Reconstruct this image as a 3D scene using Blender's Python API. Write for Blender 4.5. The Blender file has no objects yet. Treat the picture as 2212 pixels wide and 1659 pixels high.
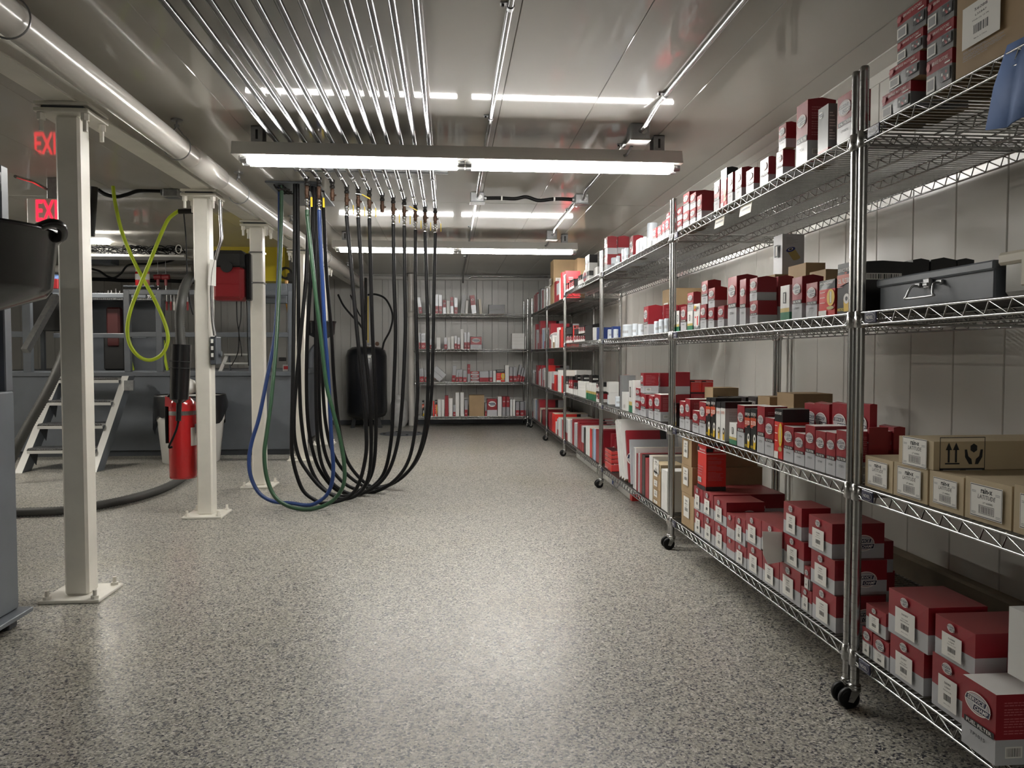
import bpy, math, random
from mathutils import Vector, Matrix
random.seed(7)
R_ = math.radians
scene = bpy.context.scene
COL = scene.collection

# ------------------------------------------------------------------ camera
W, H, F = 2212.0, 1659.0, 1660.0
VX, VY, EYE = 970.0, 768.0, 1.05          # where the room's long axis vanishes; eye height
_d = Vector(((VX - W/2)/F, (VY - H/2)/F, 1.0)).normalized()      # room axis in camera space (x right, y down, z forward)
_p = math.atan2(_d[1], _d[2])
_up = Vector((0.0, -math.cos(_p), math.sin(_p)))
_rt = _d.cross(_up)
if _rt[0] < 0: _rt = -_rt
RM = Matrix((_rt, _d, _up))               # camera space -> room space
cam_d = bpy.data.cameras.new('camera'); cam = bpy.data.objects.new('camera', cam_d); COL.objects.link(cam)
cam_d.sensor_width = 36.0; cam_d.lens = F/W*36.0; cam_d.clip_start = 0.02; cam_d.clip_end = 60
_cx, _cy, _cz = RM @ Vector((1,0,0)), RM @ Vector((0,-1,0)), RM @ Vector((0,0,-1))
_m = Matrix((_cx, _cy, _cz)).transposed().to_4x4(); _m.translation = (0, 0, EYE)
cam.matrix_world = _m
scene.camera = cam

def ray(px, py): return RM @ Vector(((px - W/2)/F, (py - H/2)/F, 1.0))
def on_z(px, py, z=0.0):
    r = ray(px, py); t = (z - EYE)/r.z; return Vector((r.x*t, r.y*t, z))
def on_x(px, py, x):
    r = ray(px, py); t = x/r.x; return Vector((x, r.y*t, EYE + r.z*t))
def on_y(px, py, y):
    r = ray(px, py); t = y/r.y; return Vector((r.x*t, y, EYE + r.z*t))

# ------------------------------------------------------------------ world, exposure
world = bpy.data.worlds.new('world'); scene.world = world; world.use_nodes = True
world.node_tree.nodes['Background'].inputs[0].default_value = (0.55, 0.58, 0.62, 1)
world.node_tree.nodes['Background'].inputs[1].default_value = 0.05
vs = scene.view_settings
vs.view_transform = 'Standard'; vs.look = 'None'; vs.gamma = 1.0; vs.use_curve_mapping = False
vs.exposure = 1.0
scene.display_settings.display_device = 'sRGB'
TUBE = 42.0
SIDE = 60.0

# ------------------------------------------------------------------ materials
MAT = {}
def mat(name, col, rough=0.5, metal=0.0, spec=0.5, noise=0.0, nscale=30.0, emit=0.0, ecol=None, coat=0.0, bump=0.0, bscale=80.0, trans=0.0, alpha=1.0, rn=0.0):
    m = bpy.data.materials.new(name); m.use_nodes = True
    nt = m.node_tree; b = nt.nodes['Principled BSDF']; L = nt.links
    b.inputs['Base Color'].default_value = (*col, 1); b.inputs['Roughness'].default_value = rough
    b.inputs['Metallic'].default_value = metal; b.inputs['Specular IOR Level'].default_value = spec
    if coat: b.inputs['Coat Weight'].default_value = coat; b.inputs['Coat Roughness'].default_value = 0.05
    if trans: b.inputs['Transmission Weight'].default_value = trans
    if alpha < 1: b.inputs['Alpha'].default_value = alpha
    if emit:
        b.inputs['Emission Color'].default_value = (*(ecol or col), 1); b.inputs['Emission Strength'].default_value = emit
    if noise or bump or rn:
        tc = nt.nodes.new('ShaderNodeTexCoord')
        n = nt.nodes.new('ShaderNodeTexNoise'); n.inputs['Scale'].default_value = nscale; n.inputs['Detail'].default_value = 4
        L.new(tc.outputs['Object'], n.inputs['Vector'])
        if noise:
            r = nt.nodes.new('ShaderNodeMapRange'); r.inputs[3].default_value = 1 - noise; r.inputs[4].default_value = 1 + noise*0.6
            r.inputs[1].default_value = 0.3; r.inputs[2].default_value = 0.7
            L.new(n.outputs['Fac'], r.inputs[0])
            mx = nt.nodes.new('ShaderNodeVectorMath'); mx.operation = 'SCALE'; mx.inputs[0].default_value = col
            L.new(r.outputs[0], mx.inputs['Scale']); L.new(mx.outputs[0], b.inputs['Base Color'])
        if rn:
            r2 = nt.nodes.new('ShaderNodeMapRange'); r2.inputs[3].default_value = max(0, rough - rn); r2.inputs[4].default_value = rough + rn
            r2.inputs[1].default_value = 0.3; r2.inputs[2].default_value = 0.7
            L.new(n.outputs['Fac'], r2.inputs[0]); L.new(r2.outputs[0], b.inputs['Roughness'])
        if bump:
            n2 = nt.nodes.new('ShaderNodeTexNoise'); n2.inputs['Scale'].default_value = bscale; n2.inputs['Detail'].default_value = 3
            L.new(tc.outputs['Object'], n2.inputs['Vector'])
            bp = nt.nodes.new('ShaderNodeBump'); bp.inputs['Strength'].default_value = bump; bp.inputs['Distance'].default_value = 0.003
            L.new(n2.outputs['Fac'], bp.inputs['Height']); L.new(bp.outputs[0], b.inputs['Normal'])
    MAT[name] = m
    return m

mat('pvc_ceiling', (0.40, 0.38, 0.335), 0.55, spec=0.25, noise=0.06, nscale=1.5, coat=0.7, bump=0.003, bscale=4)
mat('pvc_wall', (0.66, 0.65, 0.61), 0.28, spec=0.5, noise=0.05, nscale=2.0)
mat('pvc_wall_back_dimmed', (0.44, 0.435, 0.41), 0.3, spec=0.5, noise=0.06, nscale=2.0)  # same wall plastic, darkened: the far end's dimness is put into the colour
mat('seam', (0.22, 0.21, 0.19), 0.7)
mat('wall_gap', (0.10, 0.10, 0.095), 0.8)
mat('curb', (0.20, 0.165, 0.11), 0.7, noise=0.25, nscale=6)
mat('white_paint', (0.80, 0.775, 0.70), 0.35, noise=0.06, nscale=9, bump=0.05, bscale=40)
mat('white_pvc', (0.66, 0.635, 0.59), 0.22, noise=0.06, nscale=4)
mat('chrome', (0.44, 0.44, 0.435), 0.24, 1.0)
mat('steel', (0.42, 0.42, 0.42), 0.26, 1.0, noise=0.15, nscale=25)
mat('steel_dull', (0.42, 0.43, 0.44), 0.42, 0.9, noise=0.15, nscale=25)
mat('galv', (0.33, 0.335, 0.34), 0.38, 0.8, noise=0.15, nscale=30)
mat('pipe_steel', (0.19, 0.19, 0.20), 0.17, 0.95, noise=0.2, nscale=18)
mat('brass', (0.085, 0.045, 0.026), 0.5, 0.5, noise=0.2, nscale=60)
mat('black_iron', (0.02, 0.018, 0.016), 0.5, 0.4)
mat('black_rubber', (0.005, 0.005, 0.0055), 0.45, spec=0.22, noise=0.2, nscale=40)
mat('black_plastic', (0.008, 0.008, 0.009), 0.18, spec=0.6)
mat('black_matte', (0.012, 0.012, 0.012), 0.6)
mat('green_hose', (0.022, 0.068, 0.032), 0.4)
mat('blue_hose', (0.010, 0.035, 0.14), 0.4)
mat('lime_hose', (0.45, 0.58, 0.02), 0.45)
mat('amber_hose', (0.42, 0.20, 0.02), 0.25)
mat('corrugated', (0.05, 0.05, 0.046), 0.55)
mat('grey_steel', (0.135, 0.15, 0.17), 0.38, noise=0.12, nscale=5, bump=0.03, bscale=30)
mat('grey_dark', (0.07, 0.078, 0.09), 0.45, noise=0.1, nscale=6)
mat('grey_tool', (0.12, 0.135, 0.16), 0.4, noise=0.12, nscale=8)
mat('yellow_paint', (0.50, 0.39, 0.01), 0.4, noise=0.08, nscale=6)
mat('yellow_tag', (0.72, 0.52, 0.02), 0.4)
mat('red_ext', (0.44, 0.012, 0.014), 0.22, coat=0.3)
mat('red_tool', (0.24, 0.014, 0.018), 0.4)
mat('dark_red', (0.05, 0.008, 0.008), 0.5)
mat('box_silver', (0.30, 0.305, 0.32), 0.3, 0.3)
mat('aluminium', (0.62, 0.62, 0.60), 0.35, 0.35)
mat('white_plastic', (0.70, 0.69, 0.66), 0.4)
mat('lamp_white', (0.62, 0.61, 0.58), 0.35)
mat('tube_glow', (1, 1, 1), 0.4, emit=TUBE, ecol=(1.0, 0.975, 0.93))
mat('tube_fill', (1, 1, 1), 0.4, emit=TUBE*0.4, ecol=(1.0, 0.965, 0.90))  # weaker glow for the added fill light
mat('side_glow', (1, 1, 1), 0.4, emit=SIDE, ecol=(1.0, 0.95, 0.86))
mat('clear_plastic', (0.75, 0.75, 0.72), 0.15, trans=0.6)
mat('exit_red', (1.0, 0.02, 0.03), 0.5, emit=1.6, ecol=(1.0, 0.01, 0.03))
mat('tank_black', (0.010, 0.011, 0.014), 0.3, noise=0.2, nscale=10, coat=0.2)
mat('propane', (0.40, 0.40, 0.39), 0.4, noise=0.15, nscale=14)
mat('blue_cloth', (0.12, 0.20, 0.42), 0.75, noise=0.1, nscale=10)
mat('bag_black', (0.008, 0.008, 0.009), 0.3, bump=0.4, bscale=30)
# packaging
mat('box_red', (0.275, 0.017, 0.026), 0.34, spec=0.5, noise=0.06, nscale=12)
mat('box_red_top', (0.24, 0.042, 0.042), 0.45, noise=0.10, nscale=8)
mat('box_bright_red', (0.62, 0.028, 0.022), 0.35)
mat('box_pink', (0.62, 0.05, 0.06), 0.4)
mat('box_grey', (0.46, 0.47, 0.49), 0.34, noise=0.04, nscale=10)
mat('box_darkgrey', (0.20, 0.205, 0.21), 0.3)
mat('box_white', (0.72, 0.72, 0.70), 0.4, noise=0.03, nscale=9)
mat('box_cream', (0.60, 0.56, 0.46), 0.5)
mat('box_black', (0.010, 0.010, 0.011), 0.3)
mat('box_orange', (0.50, 0.06, 0.012), 0.4)
mat('box_green', (0.02, 0.16, 0.08), 0.4)
mat('box_gold', (0.50, 0.38, 0.12), 0.4)
mat('box_blue', (0.02, 0.05, 0.22), 0.4)
mat('box_lightblue', (0.36, 0.50, 0.68), 0.4)
mat('cardboard', (0.36, 0.25, 0.135), 0.72, noise=0.10, nscale=7, bump=0.06, bscale=60)
mat('cardboard_light', (0.50, 0.405, 0.26), 0.7, noise=0.08, nscale=7)
mat('wrap', (0.66, 0.72, 0.78), 0.16, spec=0.6, bump=0.3, bscale=25)
mat('paper', (0.78, 0.77, 0.73), 0.55)
mat('ink', (0.012, 0.012, 0.014), 0.5)
mat('navy', (0.012, 0.014, 0.05), 0.4)
mat('print_pink', (0.52, 0.16, 0.17), 0.45)
mat('print_grey', (0.30, 0.30, 0.31), 0.5)
mat('filter_yellow', (0.70, 0.45, 0.02), 0.4)
mat('filter_tan', (0.42, 0.33, 0.12), 0.5)
mat('blue_ring', (0.02, 0.03, 0.20), 0.4)

def floor_material():
    m = bpy.data.materials.new('epoxy_flake'); m.use_nodes = True
    nt = m.node_tree; L = nt.links; b = nt.nodes['Principled BSDF']; N = nt.nodes.new
    tc = N('ShaderNodeTexCoord')
    def flakes(scale, seed):
        mp = N('ShaderNodeMapping'); mp.inputs['Location'].default_value = (seed, seed*1.7, 0); L.new(tc.outputs['Object'], mp.inputs[0])
        v = N('ShaderNodeTexVoronoi'); v.inputs['Scale'].default_value = scale; L.new(mp.outputs[0], v.inputs['Vector'])
        s = N('ShaderNodeSeparateColor'); L.new(v.outputs['Color'], s.inputs[0]); return s
    s1 = flakes(165, 0.0)
    ramp = N('ShaderNodeValToRGB'); ramp.color_ramp.interpolation = 'CONSTANT'
    e = ramp.color_ramp.elements
    e[0].position = 0.0; e[0].color = (0.045, 0.047, 0.062, 1)
    e[1].position = 0.15; e[1].color = (0.17, 0.165, 0.15, 1)
    for p, c in ((0.30, (0.34, 0.325, 0.275)), (0.62, (0.43, 0.415, 0.36)), (0.86, (0.56, 0.545, 0.49)), (0.97, (0.66, 0.64, 0.58))):
        k = e.new(p); k.color = (*c, 1)
    L.new(s1.outputs[0], ramp.inputs[0])
    s2 = flakes(330, 3.3)
    ramp2 = N('ShaderNodeValToRGB'); ramp2.color_ramp.interpolation = 'CONSTANT'
    e2 = ramp2.color_ramp.elements
    e2[0].position = 0; e2[0].color = (0.62, 0.62, 0.66, 1); e2[1].position = 0.25; e2[1].color = (1, 1, 1, 1)
    L.new(s2.outputs[1], ramp2.inputs[0])
    mul = N('ShaderNodeMix'); mul.data_type = 'RGBA'; mul.blend_type = 'MULTIPLY'; mul.inputs[0].default_value = 1.0
    L.new(ramp.outputs[0], mul.inputs[6]); L.new(ramp2.outputs[0], mul.inputs[7])
    # oil-brown wear patches that lie on the floor itself
    big = N('ShaderNodeTexNoise'); big.inputs['Scale'].default_value = 0.9; big.inputs['Detail'].default_value = 5; L.new(tc.outputs['Object'], big.inputs['Vector'])
    br = N('ShaderNodeMapRange'); br.inputs[1].default_value = 0.52; br.inputs[2].default_value = 0.72; br.inputs[3].default_value = 0.0; br.inputs[4].default_value = 0.45
    L.new(big.outputs['Fac'], br.inputs[0])
    st = N('ShaderNodeMix'); st.data_type = 'RGBA'; st.blend_type = 'MULTIPLY'
    L.new(br.outputs[0], st.inputs[0]); L.new(mul.outputs[2], st.inputs[6]); st.inputs[7].default_value = (0.80, 0.74, 0.58, 1)
    L.new(st.outputs[2], b.inputs['Base Color'])
    b.inputs['Roughness'].default_value = 0.33; b.inputs['Specular IOR Level'].default_value = 0.45
    rr = N('ShaderNodeMapRange'); rr.inputs[3].default_value = 0.26; rr.inputs[4].default_value = 0.42; L.new(s1.outputs[1], rr.inputs[0]); L.new(rr.outputs[0], b.inputs['Roughness'])
    bp = N('ShaderNodeBump'); bp.inputs['Strength'].default_value = 0.35; bp.inputs['Distance'].default_value = 0.002
    L.new(s1.outputs[2], bp.inputs['Height']); L.new(bp.outputs[0], b.inputs['Normal'])
    MAT['epoxy_flake'] = m
floor_material()

# ------------------------------------------------------------------ mesh helpers
class MB:
    """collects shapes; build() links them as ONE mesh object"""
    def __init__(s, *mats): s.v = []; s.f = []; s.mi = []; s.sm = []; s.mats = list(mats)
    def m(s, name):
        if name not in s.mats: s.mats.append(name)
        return s.mats.index(name)
    def add(s, vs, fs, mt=None, smooth=False):
        o = len(s.v); i = s.m(mt) if mt else 0
        s.v.extend([tuple(p) for p in vs])
        for f in fs: s.f.append([o + k for k in f]); s.mi.append(i); s.sm.append(smooth)
        return s
    def box(s, a, b, mt=None, bev=0.0):
        x0, y0, z0 = [min(p, q) for p, q in zip(a, b)]; x1, y1, z1 = [max(p, q) for p, q in zip(a, b)]
        if bev <= 0:
            return s.add([(x0,y0,z0),(x1,y0,z0),(x1,y1,z0),(x0,y1,z0),(x0,y0,z1),(x1,y0,z1),(x1,y1,z1),(x0,y1,z1)],
                  [(3,2,1,0),(4,5,6,7),(0,1,5,4),(1,2,6,5),(2,3,7,6),(3,0,4,7)], mt)
        e = min(bev, (x1-x0)*.45, (y1-y0)*.45, (z1-z0)*.45)
        def ring(z, i): return [(x0+i,y0+e,z),(x0+e,y0+i,z),(x1-e,y0+i,z),(x1-i,y0+e,z),(x1-i,y1-e,z),(x1-e,y1-i,z),(x0+e,y1-i,z),(x0+i,y1-e,z)]
        v = ring(z0, e*0.8) + ring(z0+e, 0) + ring(z1-e, 0) + ring(z1, e*0.8)
        f = [tuple(reversed(range(8))), tuple(range(24, 32))]
        for r in range(3):
            for k in range(8): f.append((r*8+k, r*8+(k+1)%8, r*8+8+(k+1)%8, r*8+8+k))
        return s.add(v, f, mt)
    def cyl(s, a, b, r, n=12, mt=None, r2=None, caps=True, smooth=True):
        a, b = Vector(a), Vector(b); d = (b - a).normalized()
        u = d.orthogonal().normalized(); w = d.cross(u); r2 = r if r2 is None else r2
        v = [a + (u*math.cos(2*math.pi*k/n) + w*math.sin(2*math.pi*k/n))*r for k in range(n)] + \
            [b + (u*math.cos(2*math.pi*k/n) + w*math.sin(2*math.pi*k/n))*r2 for k in range(n)]
        s.add(v, [(k, (k+1)%n, n+(k+1)%n, n+k) for k in range(n)], mt, smooth)
        if caps: s.add(v, [tuple(reversed(range(n))), tuple(range(n, 2*n))], mt, False)
        return s
    def lathe(s, prof, o=(0,0,0), n=16, mt=None, ax='z', smooth=True, caps=True):
        v = []
        for r, z in prof:
            for k in range(n):
                c, q = r*math.cos(2*math.pi*k/n), r*math.sin(2*math.pi*k/n)
                p = (c, q, z) if ax == 'z' else ((z, c, q) if ax == 'x' else (q, z, c))
                v.append((p[0]+o[0], p[1]+o[1], p[2]+o[2]))
        f = []
        for i in range(len(prof)-1):
            for k in range(n): f.append((i*n+k, i*n+(k+1)%n, (i+1)*n+(k+1)%n, (i+1)*n+k))
        s.add(v, f, mt, smooth)
        if caps:
            m = len(prof)-1
            s.add(v[:n] + v[m*n:], [tuple(reversed(range(n))), tuple(range(n, 2*n))], mt, False)
        return s
    def tube(s, pts, r, n=8, mt=None, caps=True, rad=None, closed=False):
        P = [Vector(p) for p in pts]; m = len(P); v = []; nrm = None
        for i in range(m):
            t = (P[min(i+1, m-1)] - P[max(i-1, 0)])
            t = t.normalized() if t.length > 1e-9 else Vector((0,0,1))
            if nrm is None: nrm = t.orthogonal().normalized()
            nrm = (nrm - t*nrm.dot(t)); nrm = nrm.normalized() if nrm.length > 1e-6 else t.orthogonal().normalized()
            w = t.cross(nrm); rr = rad[i] if rad else r
            for k in range(n): v.append(P[i] + (nrm*math.cos(2*math.pi*k/n) + w*math.sin(2*math.pi*k/n))*rr)
        f = []
        for i in range(m-1):
            for k in range(n): f.append((i*n+k, i*n+(k+1)%n, (i+1)*n+(k+1)%n, (i+1)*n+k))
        s.add(v, f, mt, True)
        if caps: s.add(v[:n] + v[-n:], [tuple(reversed(range(n))), tuple(range(n, 2*n))], mt)
        return s
    def quad(s, a, b, c, d, mt=None): return s.add([a, b, c, d], [(0, 1, 2, 3)], mt)
    def mesh(s, name):
        me = bpy.data.meshes.new(name); me.from_pydata(s.v, [], s.f)
        for n in s.mats: me.materials.append(MAT[n])
        me.polygons.foreach_set('material_index', s.mi); me.polygons.foreach_set('use_smooth', s.sm)
        me.update(); return me
    def build(s, name, parent=None, loc=None, rot=None): return put(name, s.mesh(name), parent, loc, rot)

def put(name, me, parent=None, loc=None, rot=None, scale=None):
    o = bpy.data.objects.new(name, me); COL.objects.link(o)
    if parent is not None: o.parent = parent
    if loc is not None: o.location = loc
    if rot is not None: o.rotation_euler = rot
    if scale is not None: o.scale = scale if hasattr(scale, '__len__') else (scale,)*3
    return o
def tag(o, label, cat, group=None, kind=None):
    o['label'] = label; o['category'] = cat
    if group: o['group'] = group
    if kind: o['kind'] = kind
    return o
def thing(name, label, cat, loc=(0,0,0), rz=0.0, group=None):
    return tag(put(name, None, None, loc, (0, 0, rz)), label, cat, group)
def struct(o, label=None):
    o['kind'] = 'structure'
    if label: o['label'] = label
    return o
def smooth_path(pts, k=6):
    P = [Vector(p) for p in pts]; out = []
    for i in range(len(P)-1):
        p0, p1, p2, p3 = P[max(i-1,0)], P[i], P[i+1], P[min(i+2, len(P)-1)]
        for j in range(k):
            t = j/k
            out.append(0.5*((2*p1) + (p2-p0)*t + (2*p0-5*p1+4*p2-p3)*t*t + (3*p1-p0-3*p2+p3)*t**3))
    out.append(P[-1]); return out
_txt = {}
def text_mb(txt, mt, size=1.0, shear=0.0, bold=0.0, width=None):
    """flat lettering as vertices and faces, centred; optional fixed width"""
    key = (txt, bold)
    if key not in _txt:
        c = bpy.data.curves.new('lettering', 'FONT'); c.body = txt; c.align_x = 'CENTER'; c.align_y = 'CENTER'; c.offset = bold; c.resolution_u = 2
        o = bpy.data.objects.new('lettering', c); COL.objects.link(o)
        dg = bpy.context.evaluated_depsgraph_get(); me = bpy.data.meshes.new_from_object(o.evaluated_get(dg))
        vs = [tuple(v.co) for v in me.vertices]; fs = [tuple(p.vertices) for p in me.polygons]
        bpy.data.objects.remove(o); bpy.data.meshes.remove(me); bpy.data.curves.remove(c)
        _txt[key] = (vs, fs)
    vs, fs = _txt[key]
    x0, x1 = min(v[0] for v in vs), max(v[0] for v in vs); y0, y1 = min(v[1] for v in vs), max(v[1] for v in vs)
    sy = size/max(y1-y0, 1e-6); sx = sy if width is None else width/max(x1-x0, 1e-6)
    return [((v[0]-(x0+x1)/2)*sx + (v[1]-(y0+y1)/2)*sy*shear, (v[1]-(y0+y1)/2)*sy) for v in vs], fs
def add_text(mb, txt, mt, cx, cy, size, z, width=None, shear=0.0, bold=0.0):
    vs, fs = text_mb(txt, mt, size, shear, bold, width)
    mb.add([(cx+v[0], cy+v[1], z) for v in vs], fs, mt)
# ------------------------------------------------------------------ room shell
XR, XL, YB, YF, ZC = 1.85, -6.6, 11.8, -4.4, 2.27
o = MB('epoxy_flake').box((XL, YF, -0.05), (XR, YB, 0)).build('floor'); struct(o, 'beige and grey speckled epoxy floor')
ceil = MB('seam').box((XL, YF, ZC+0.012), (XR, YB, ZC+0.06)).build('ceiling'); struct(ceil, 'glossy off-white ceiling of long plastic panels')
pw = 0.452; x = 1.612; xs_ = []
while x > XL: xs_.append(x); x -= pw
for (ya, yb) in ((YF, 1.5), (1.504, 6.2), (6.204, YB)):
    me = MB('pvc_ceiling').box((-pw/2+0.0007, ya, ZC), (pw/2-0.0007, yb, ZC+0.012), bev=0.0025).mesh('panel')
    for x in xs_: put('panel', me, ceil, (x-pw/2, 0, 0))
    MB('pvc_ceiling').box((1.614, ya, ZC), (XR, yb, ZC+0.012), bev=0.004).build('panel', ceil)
wall = MB('wall_gap').box((XR+0.012, YF, 0), (XR+0.06, YB, ZC)).build('wall_right'); struct(wall, 'off-white panelled wall behind the wire racks')
pw2 = 0.2615
me = MB('pvc_wall').box((XR, -pw2/2+0.0016, 0.2), (XR+0.012, pw2/2-0.0016, ZC), bev=0.003).mesh('panel')
y = 2.69 - pw2*28 + pw2/2
while y < YB: 
    if y > YF: put('panel', me, wall, (0, y, 0))
    y += pw2
o = MB('curb').box((XR-0.045, YF, 0), (XR+0.01, YB, 0.255), bev=0.01).build('baseboard_right'); struct(o, 'brown footing along the panelled wall')
# trim strip where ceiling and wall meet
mb = MB('pvc_wall'); mb.box((XR-0.10, YF, ZC-0.006), (XR, YB, ZC)); mb.box((XR-0.006, YF, ZC-0.05), (XR, YB, ZC))
struct(mb.build('trim_1'), 'pale corner trim between ceiling and right wall')
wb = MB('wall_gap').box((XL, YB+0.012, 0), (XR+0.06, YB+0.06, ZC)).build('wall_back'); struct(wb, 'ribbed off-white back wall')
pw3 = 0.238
mb = MB('pvc_wall_back_dimmed').box((-pw3/2+0.002, YB, 0.0), (pw3/2-0.002, YB+0.012, ZC), bev=0.003)
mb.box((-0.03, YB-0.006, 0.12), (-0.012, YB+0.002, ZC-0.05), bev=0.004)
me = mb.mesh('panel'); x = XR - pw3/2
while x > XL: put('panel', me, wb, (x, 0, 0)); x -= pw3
mb = MB('pvc_wall_back_dimmed').box((XL, YB-0.03, ZC-0.075), (XR, YB, ZC-0.015), bev=0.012); mb.box((XL, YB-0.09, ZC-0.006), (XR, YB, ZC))
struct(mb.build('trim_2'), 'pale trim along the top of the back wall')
mb = MB('grey_dark').box((XL, YB-0.012, 0), (XR, YB-0.0005, 0.07), bev=0.003)  # dark grey strip along the foot of the back wall
struct(mb.build('baseboard_back'), 'dark grey strip at the foot of the back wall')
for nm, a, b in (('wall_left', (XL-0.05, YF, 0), (XL, YB, ZC)), ('wall_front', (XL, YF-0.05, 0), (XR, YF, ZC))):
    struct(MB('pvc_wall').box(a, b).build(nm), 'plain off-white wall of the workshop')

# ------------------------------------------------------------------ beam, columns, white drain pipe
beam_z = 2.11
mb = MB('white_paint'); bxc = 0.0
mb.box((bxc-0.06, YF+0.02, beam_z), (bxc+0.06, YB-0.02, beam_z+0.012), bev=0.003); mb.box((bxc-0.06, YF+0.02, ZC-0.015), (bxc+0.06, YB-0.02, ZC-0.003)); mb.box((bxc-0.005, YF+0.02, beam_z+0.01), (bxc+0.005, YB-0.02, ZC-0.01))
bo = mb.build('steel_beam', None, (-1.688, 0, 0), (0, 0, -math.atan(.0226)))
tag(bo, 'off-white steel beam running overhead on the row of columns', 'beam')
def column(x, y, label, tilt=0):
    t = thing('steel_column', label, 'column', (x, y, 0), 0, 'white steel columns under the beam')
    MB('white_paint').box((-0.05, -0.05, 0.012), (0.05, 0.05, beam_z-0.045), bev=0.01).build('shaft', t)
    MB('white_paint').box((-0.125, -0.125, 0.0), (0.125, 0.125, 0.014), bev=0.003).build('base_plate', t)
    MB('white_paint').box((-0.11, -0.10, beam_z-0.045), (0.11, 0.10, beam_z-0.028), bev=0.003).build('cap_plate', t)
    MB('grey_dark').box((-0.085, -0.085, beam_z-0.028), (0.085, 0.085, beam_z-0.016)).build('bearing_pad', t)
    MB('white_paint').box((-0.11, -0.10, beam_z-0.016), (0.11, 0.10, beam_z-0.0005), bev=0.003).build('upper_plate', t)
    bb = MB('white_paint').cyl((0,0,0.014), (0,0,0.026), 0.017, 6, smooth=False).cyl((0,0,0.026), (0,0,0.05), 0.009, 8).mesh('bolt')
    cb = MB('white_paint').cyl((0,0,-0.075), (0,0,0.0), 0.0095, 8).cyl((0,0,-0.03), (0,0,-0.002), 0.017, 6, smooth=False).mesh('bolt')
    for sx in (-1, 1):
        for sy in (-1, 1):
            put('bolt', bb, t, (sx*0.098, sy*0.098, 0)); put('bolt', cb, t, (sx*0.088, sy*0.078, beam_z-0.045))
    return t
c1 = column(-1.609, 3.48, 'white column standing beside the black drain pan')
c2 = column(-1.588, 5.17, 'white column carrying the fire extinguisher and grey switch box')
c3 = column(-1.519, 6.30, 'white column with steel bands beside the red and black reel')
c4 = column(-1.48, 7.86, 'white column standing behind the hanging hoses')
c5 = column(-1.48, 9.24, 'white column standing beside the small black drain pan')
for z in (1.62, 1.86): MB('steel').lathe([(0.078, 0), (0.078, 0.012)], (0, 0, z), 4, smooth=False, caps=False).build('steel_band', c3).rotation_euler = (0, 0, R_(45))
pv = Vector((-1.40, 0, 2.13)); 
t = thing('drain_pipe', 'thick white plastic pipe hung below the ceiling beside the beam', 'pipe', (pv.x, 0, pv.z))
MB('white_pvc').cyl((0, YF+0.05, 0), (0, 4.36, 0), 0.057, 24).build('pipe_length', t)
MB('white_pvc').cyl((0, 4.86, 0), (0.10, YB-0.02, -0.01), 0.057, 24).build('pipe_length', t)
MB('white_pvc').lathe([(0.0572, 4.34), (0.066, 4.345), (0.066, 4.86), (0.0572, 4.865)], (0,0,0), 24, ax='y').build('coupling', t)
def hanger(y, zt=ZC-pv.z):
    mb = MB('galv'); ring = [(0.0615*math.cos(a), y, 0.0615*math.sin(a)) for a in [R_(60) + R_(300)*0 + R_(k*15+30) for k in range(0, 21)]]
    ring = [(0.0675*math.cos(R_(a)), y, 0.0675*math.sin(R_(a))) for a in range(120, 421, 12)]
    mb.tube([(0.0, y, 0.105)] + ring + [(0.0, y, 0.105)], 0.0035, 6)
    mb.cyl((0, y, 0.10), (0, y, zt-0.006), 0.005, 8); mb.cyl((0, y, zt-0.008), (0, y, zt-0.0005), 0.03, 10); mb.cyl((0, y, 0.098), (0, y, 0.112), 0.014, 6)
    o = mb.build('pipe_hanger', t); o.location.x = max(0, (y-4.86)/6.92)*.10
for y in (2.62, 4.15, 5.3, 6.9, 8.6, 10.3): hanger(y)

# ------------------------------------------------------------------ fluorescent strip lights
def strip_light(y, label, glow='tube_glow'):
    t = thing('strip_light', label, 'ceiling light', (0.075, y, 0), 0, 'long fluorescent strip lights')
    L = 1.215
    mb = MB('lamp_white').add([(-L, -0.085, 2.110), (-L, 0.085, 2.110), (-L, 0.062, 2.182), (-L, -0.062, 2.182), (L, -0.085, 2.110), (L, 0.085, 2.110), (L, 0.062, 2.182), (L, -0.062, 2.182)],
        [(0,1,2,3), (7,6,5,4), (0,4,5,1), (1,5,6,2), (2,6,7,3), (3,7,4,0)])
    mb.build('housing', t)
    for sy in (-0.036, 0.036):
        for x0 in (-L+0.05, 0.03):
            MB(glow).cyl((x0+0.02, sy, 2.091), (x0+1.135, sy, 2.091), 0.0165, 14).build('tube', t)
            for xe in (x0, x0+1.155):
                MB('galv').cyl((xe-0.012, sy, 2.091), (xe+0.022, sy, 2.091), 0.0172, 12).build('tube_cap', t)
                MB('white_plastic').box((xe-0.02, sy-0.014, 2.077), (xe-0.008, sy+0.014, 2.1105), bev=0.003).build('lamp_holder', t)
    for x in (-1.09, 1.09):
        mb = MB('galv').box((x-0.03, -0.045, 2.182), (x+0.03, -0.041, ZC-0.0005)); mb.box((x-0.03, -0.045, ZC-0.005), (x+0.03, 0.045, ZC-0.0005)); mb.box((x-0.03, 0.041, 2.185), (x+0.03, 0.045, ZC-0.0005)); mb.box((x-0.006, -0.047, 2.20), (x+0.006, -0.044, 2.25), 'black_matte')
        mb.build('mount_bracket', t)
    return t
strip_light(4.27, 'long fluorescent strip light in front of the row of valves')
strip_light(-2.69, 'added dim fill strip light out of view behind the camera', 'tube_fill')  # added fill light, unseen, brightens the near boxes and right wall
strip_light(7.75, 'long fluorescent strip light behind the hanging hoses')

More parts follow.
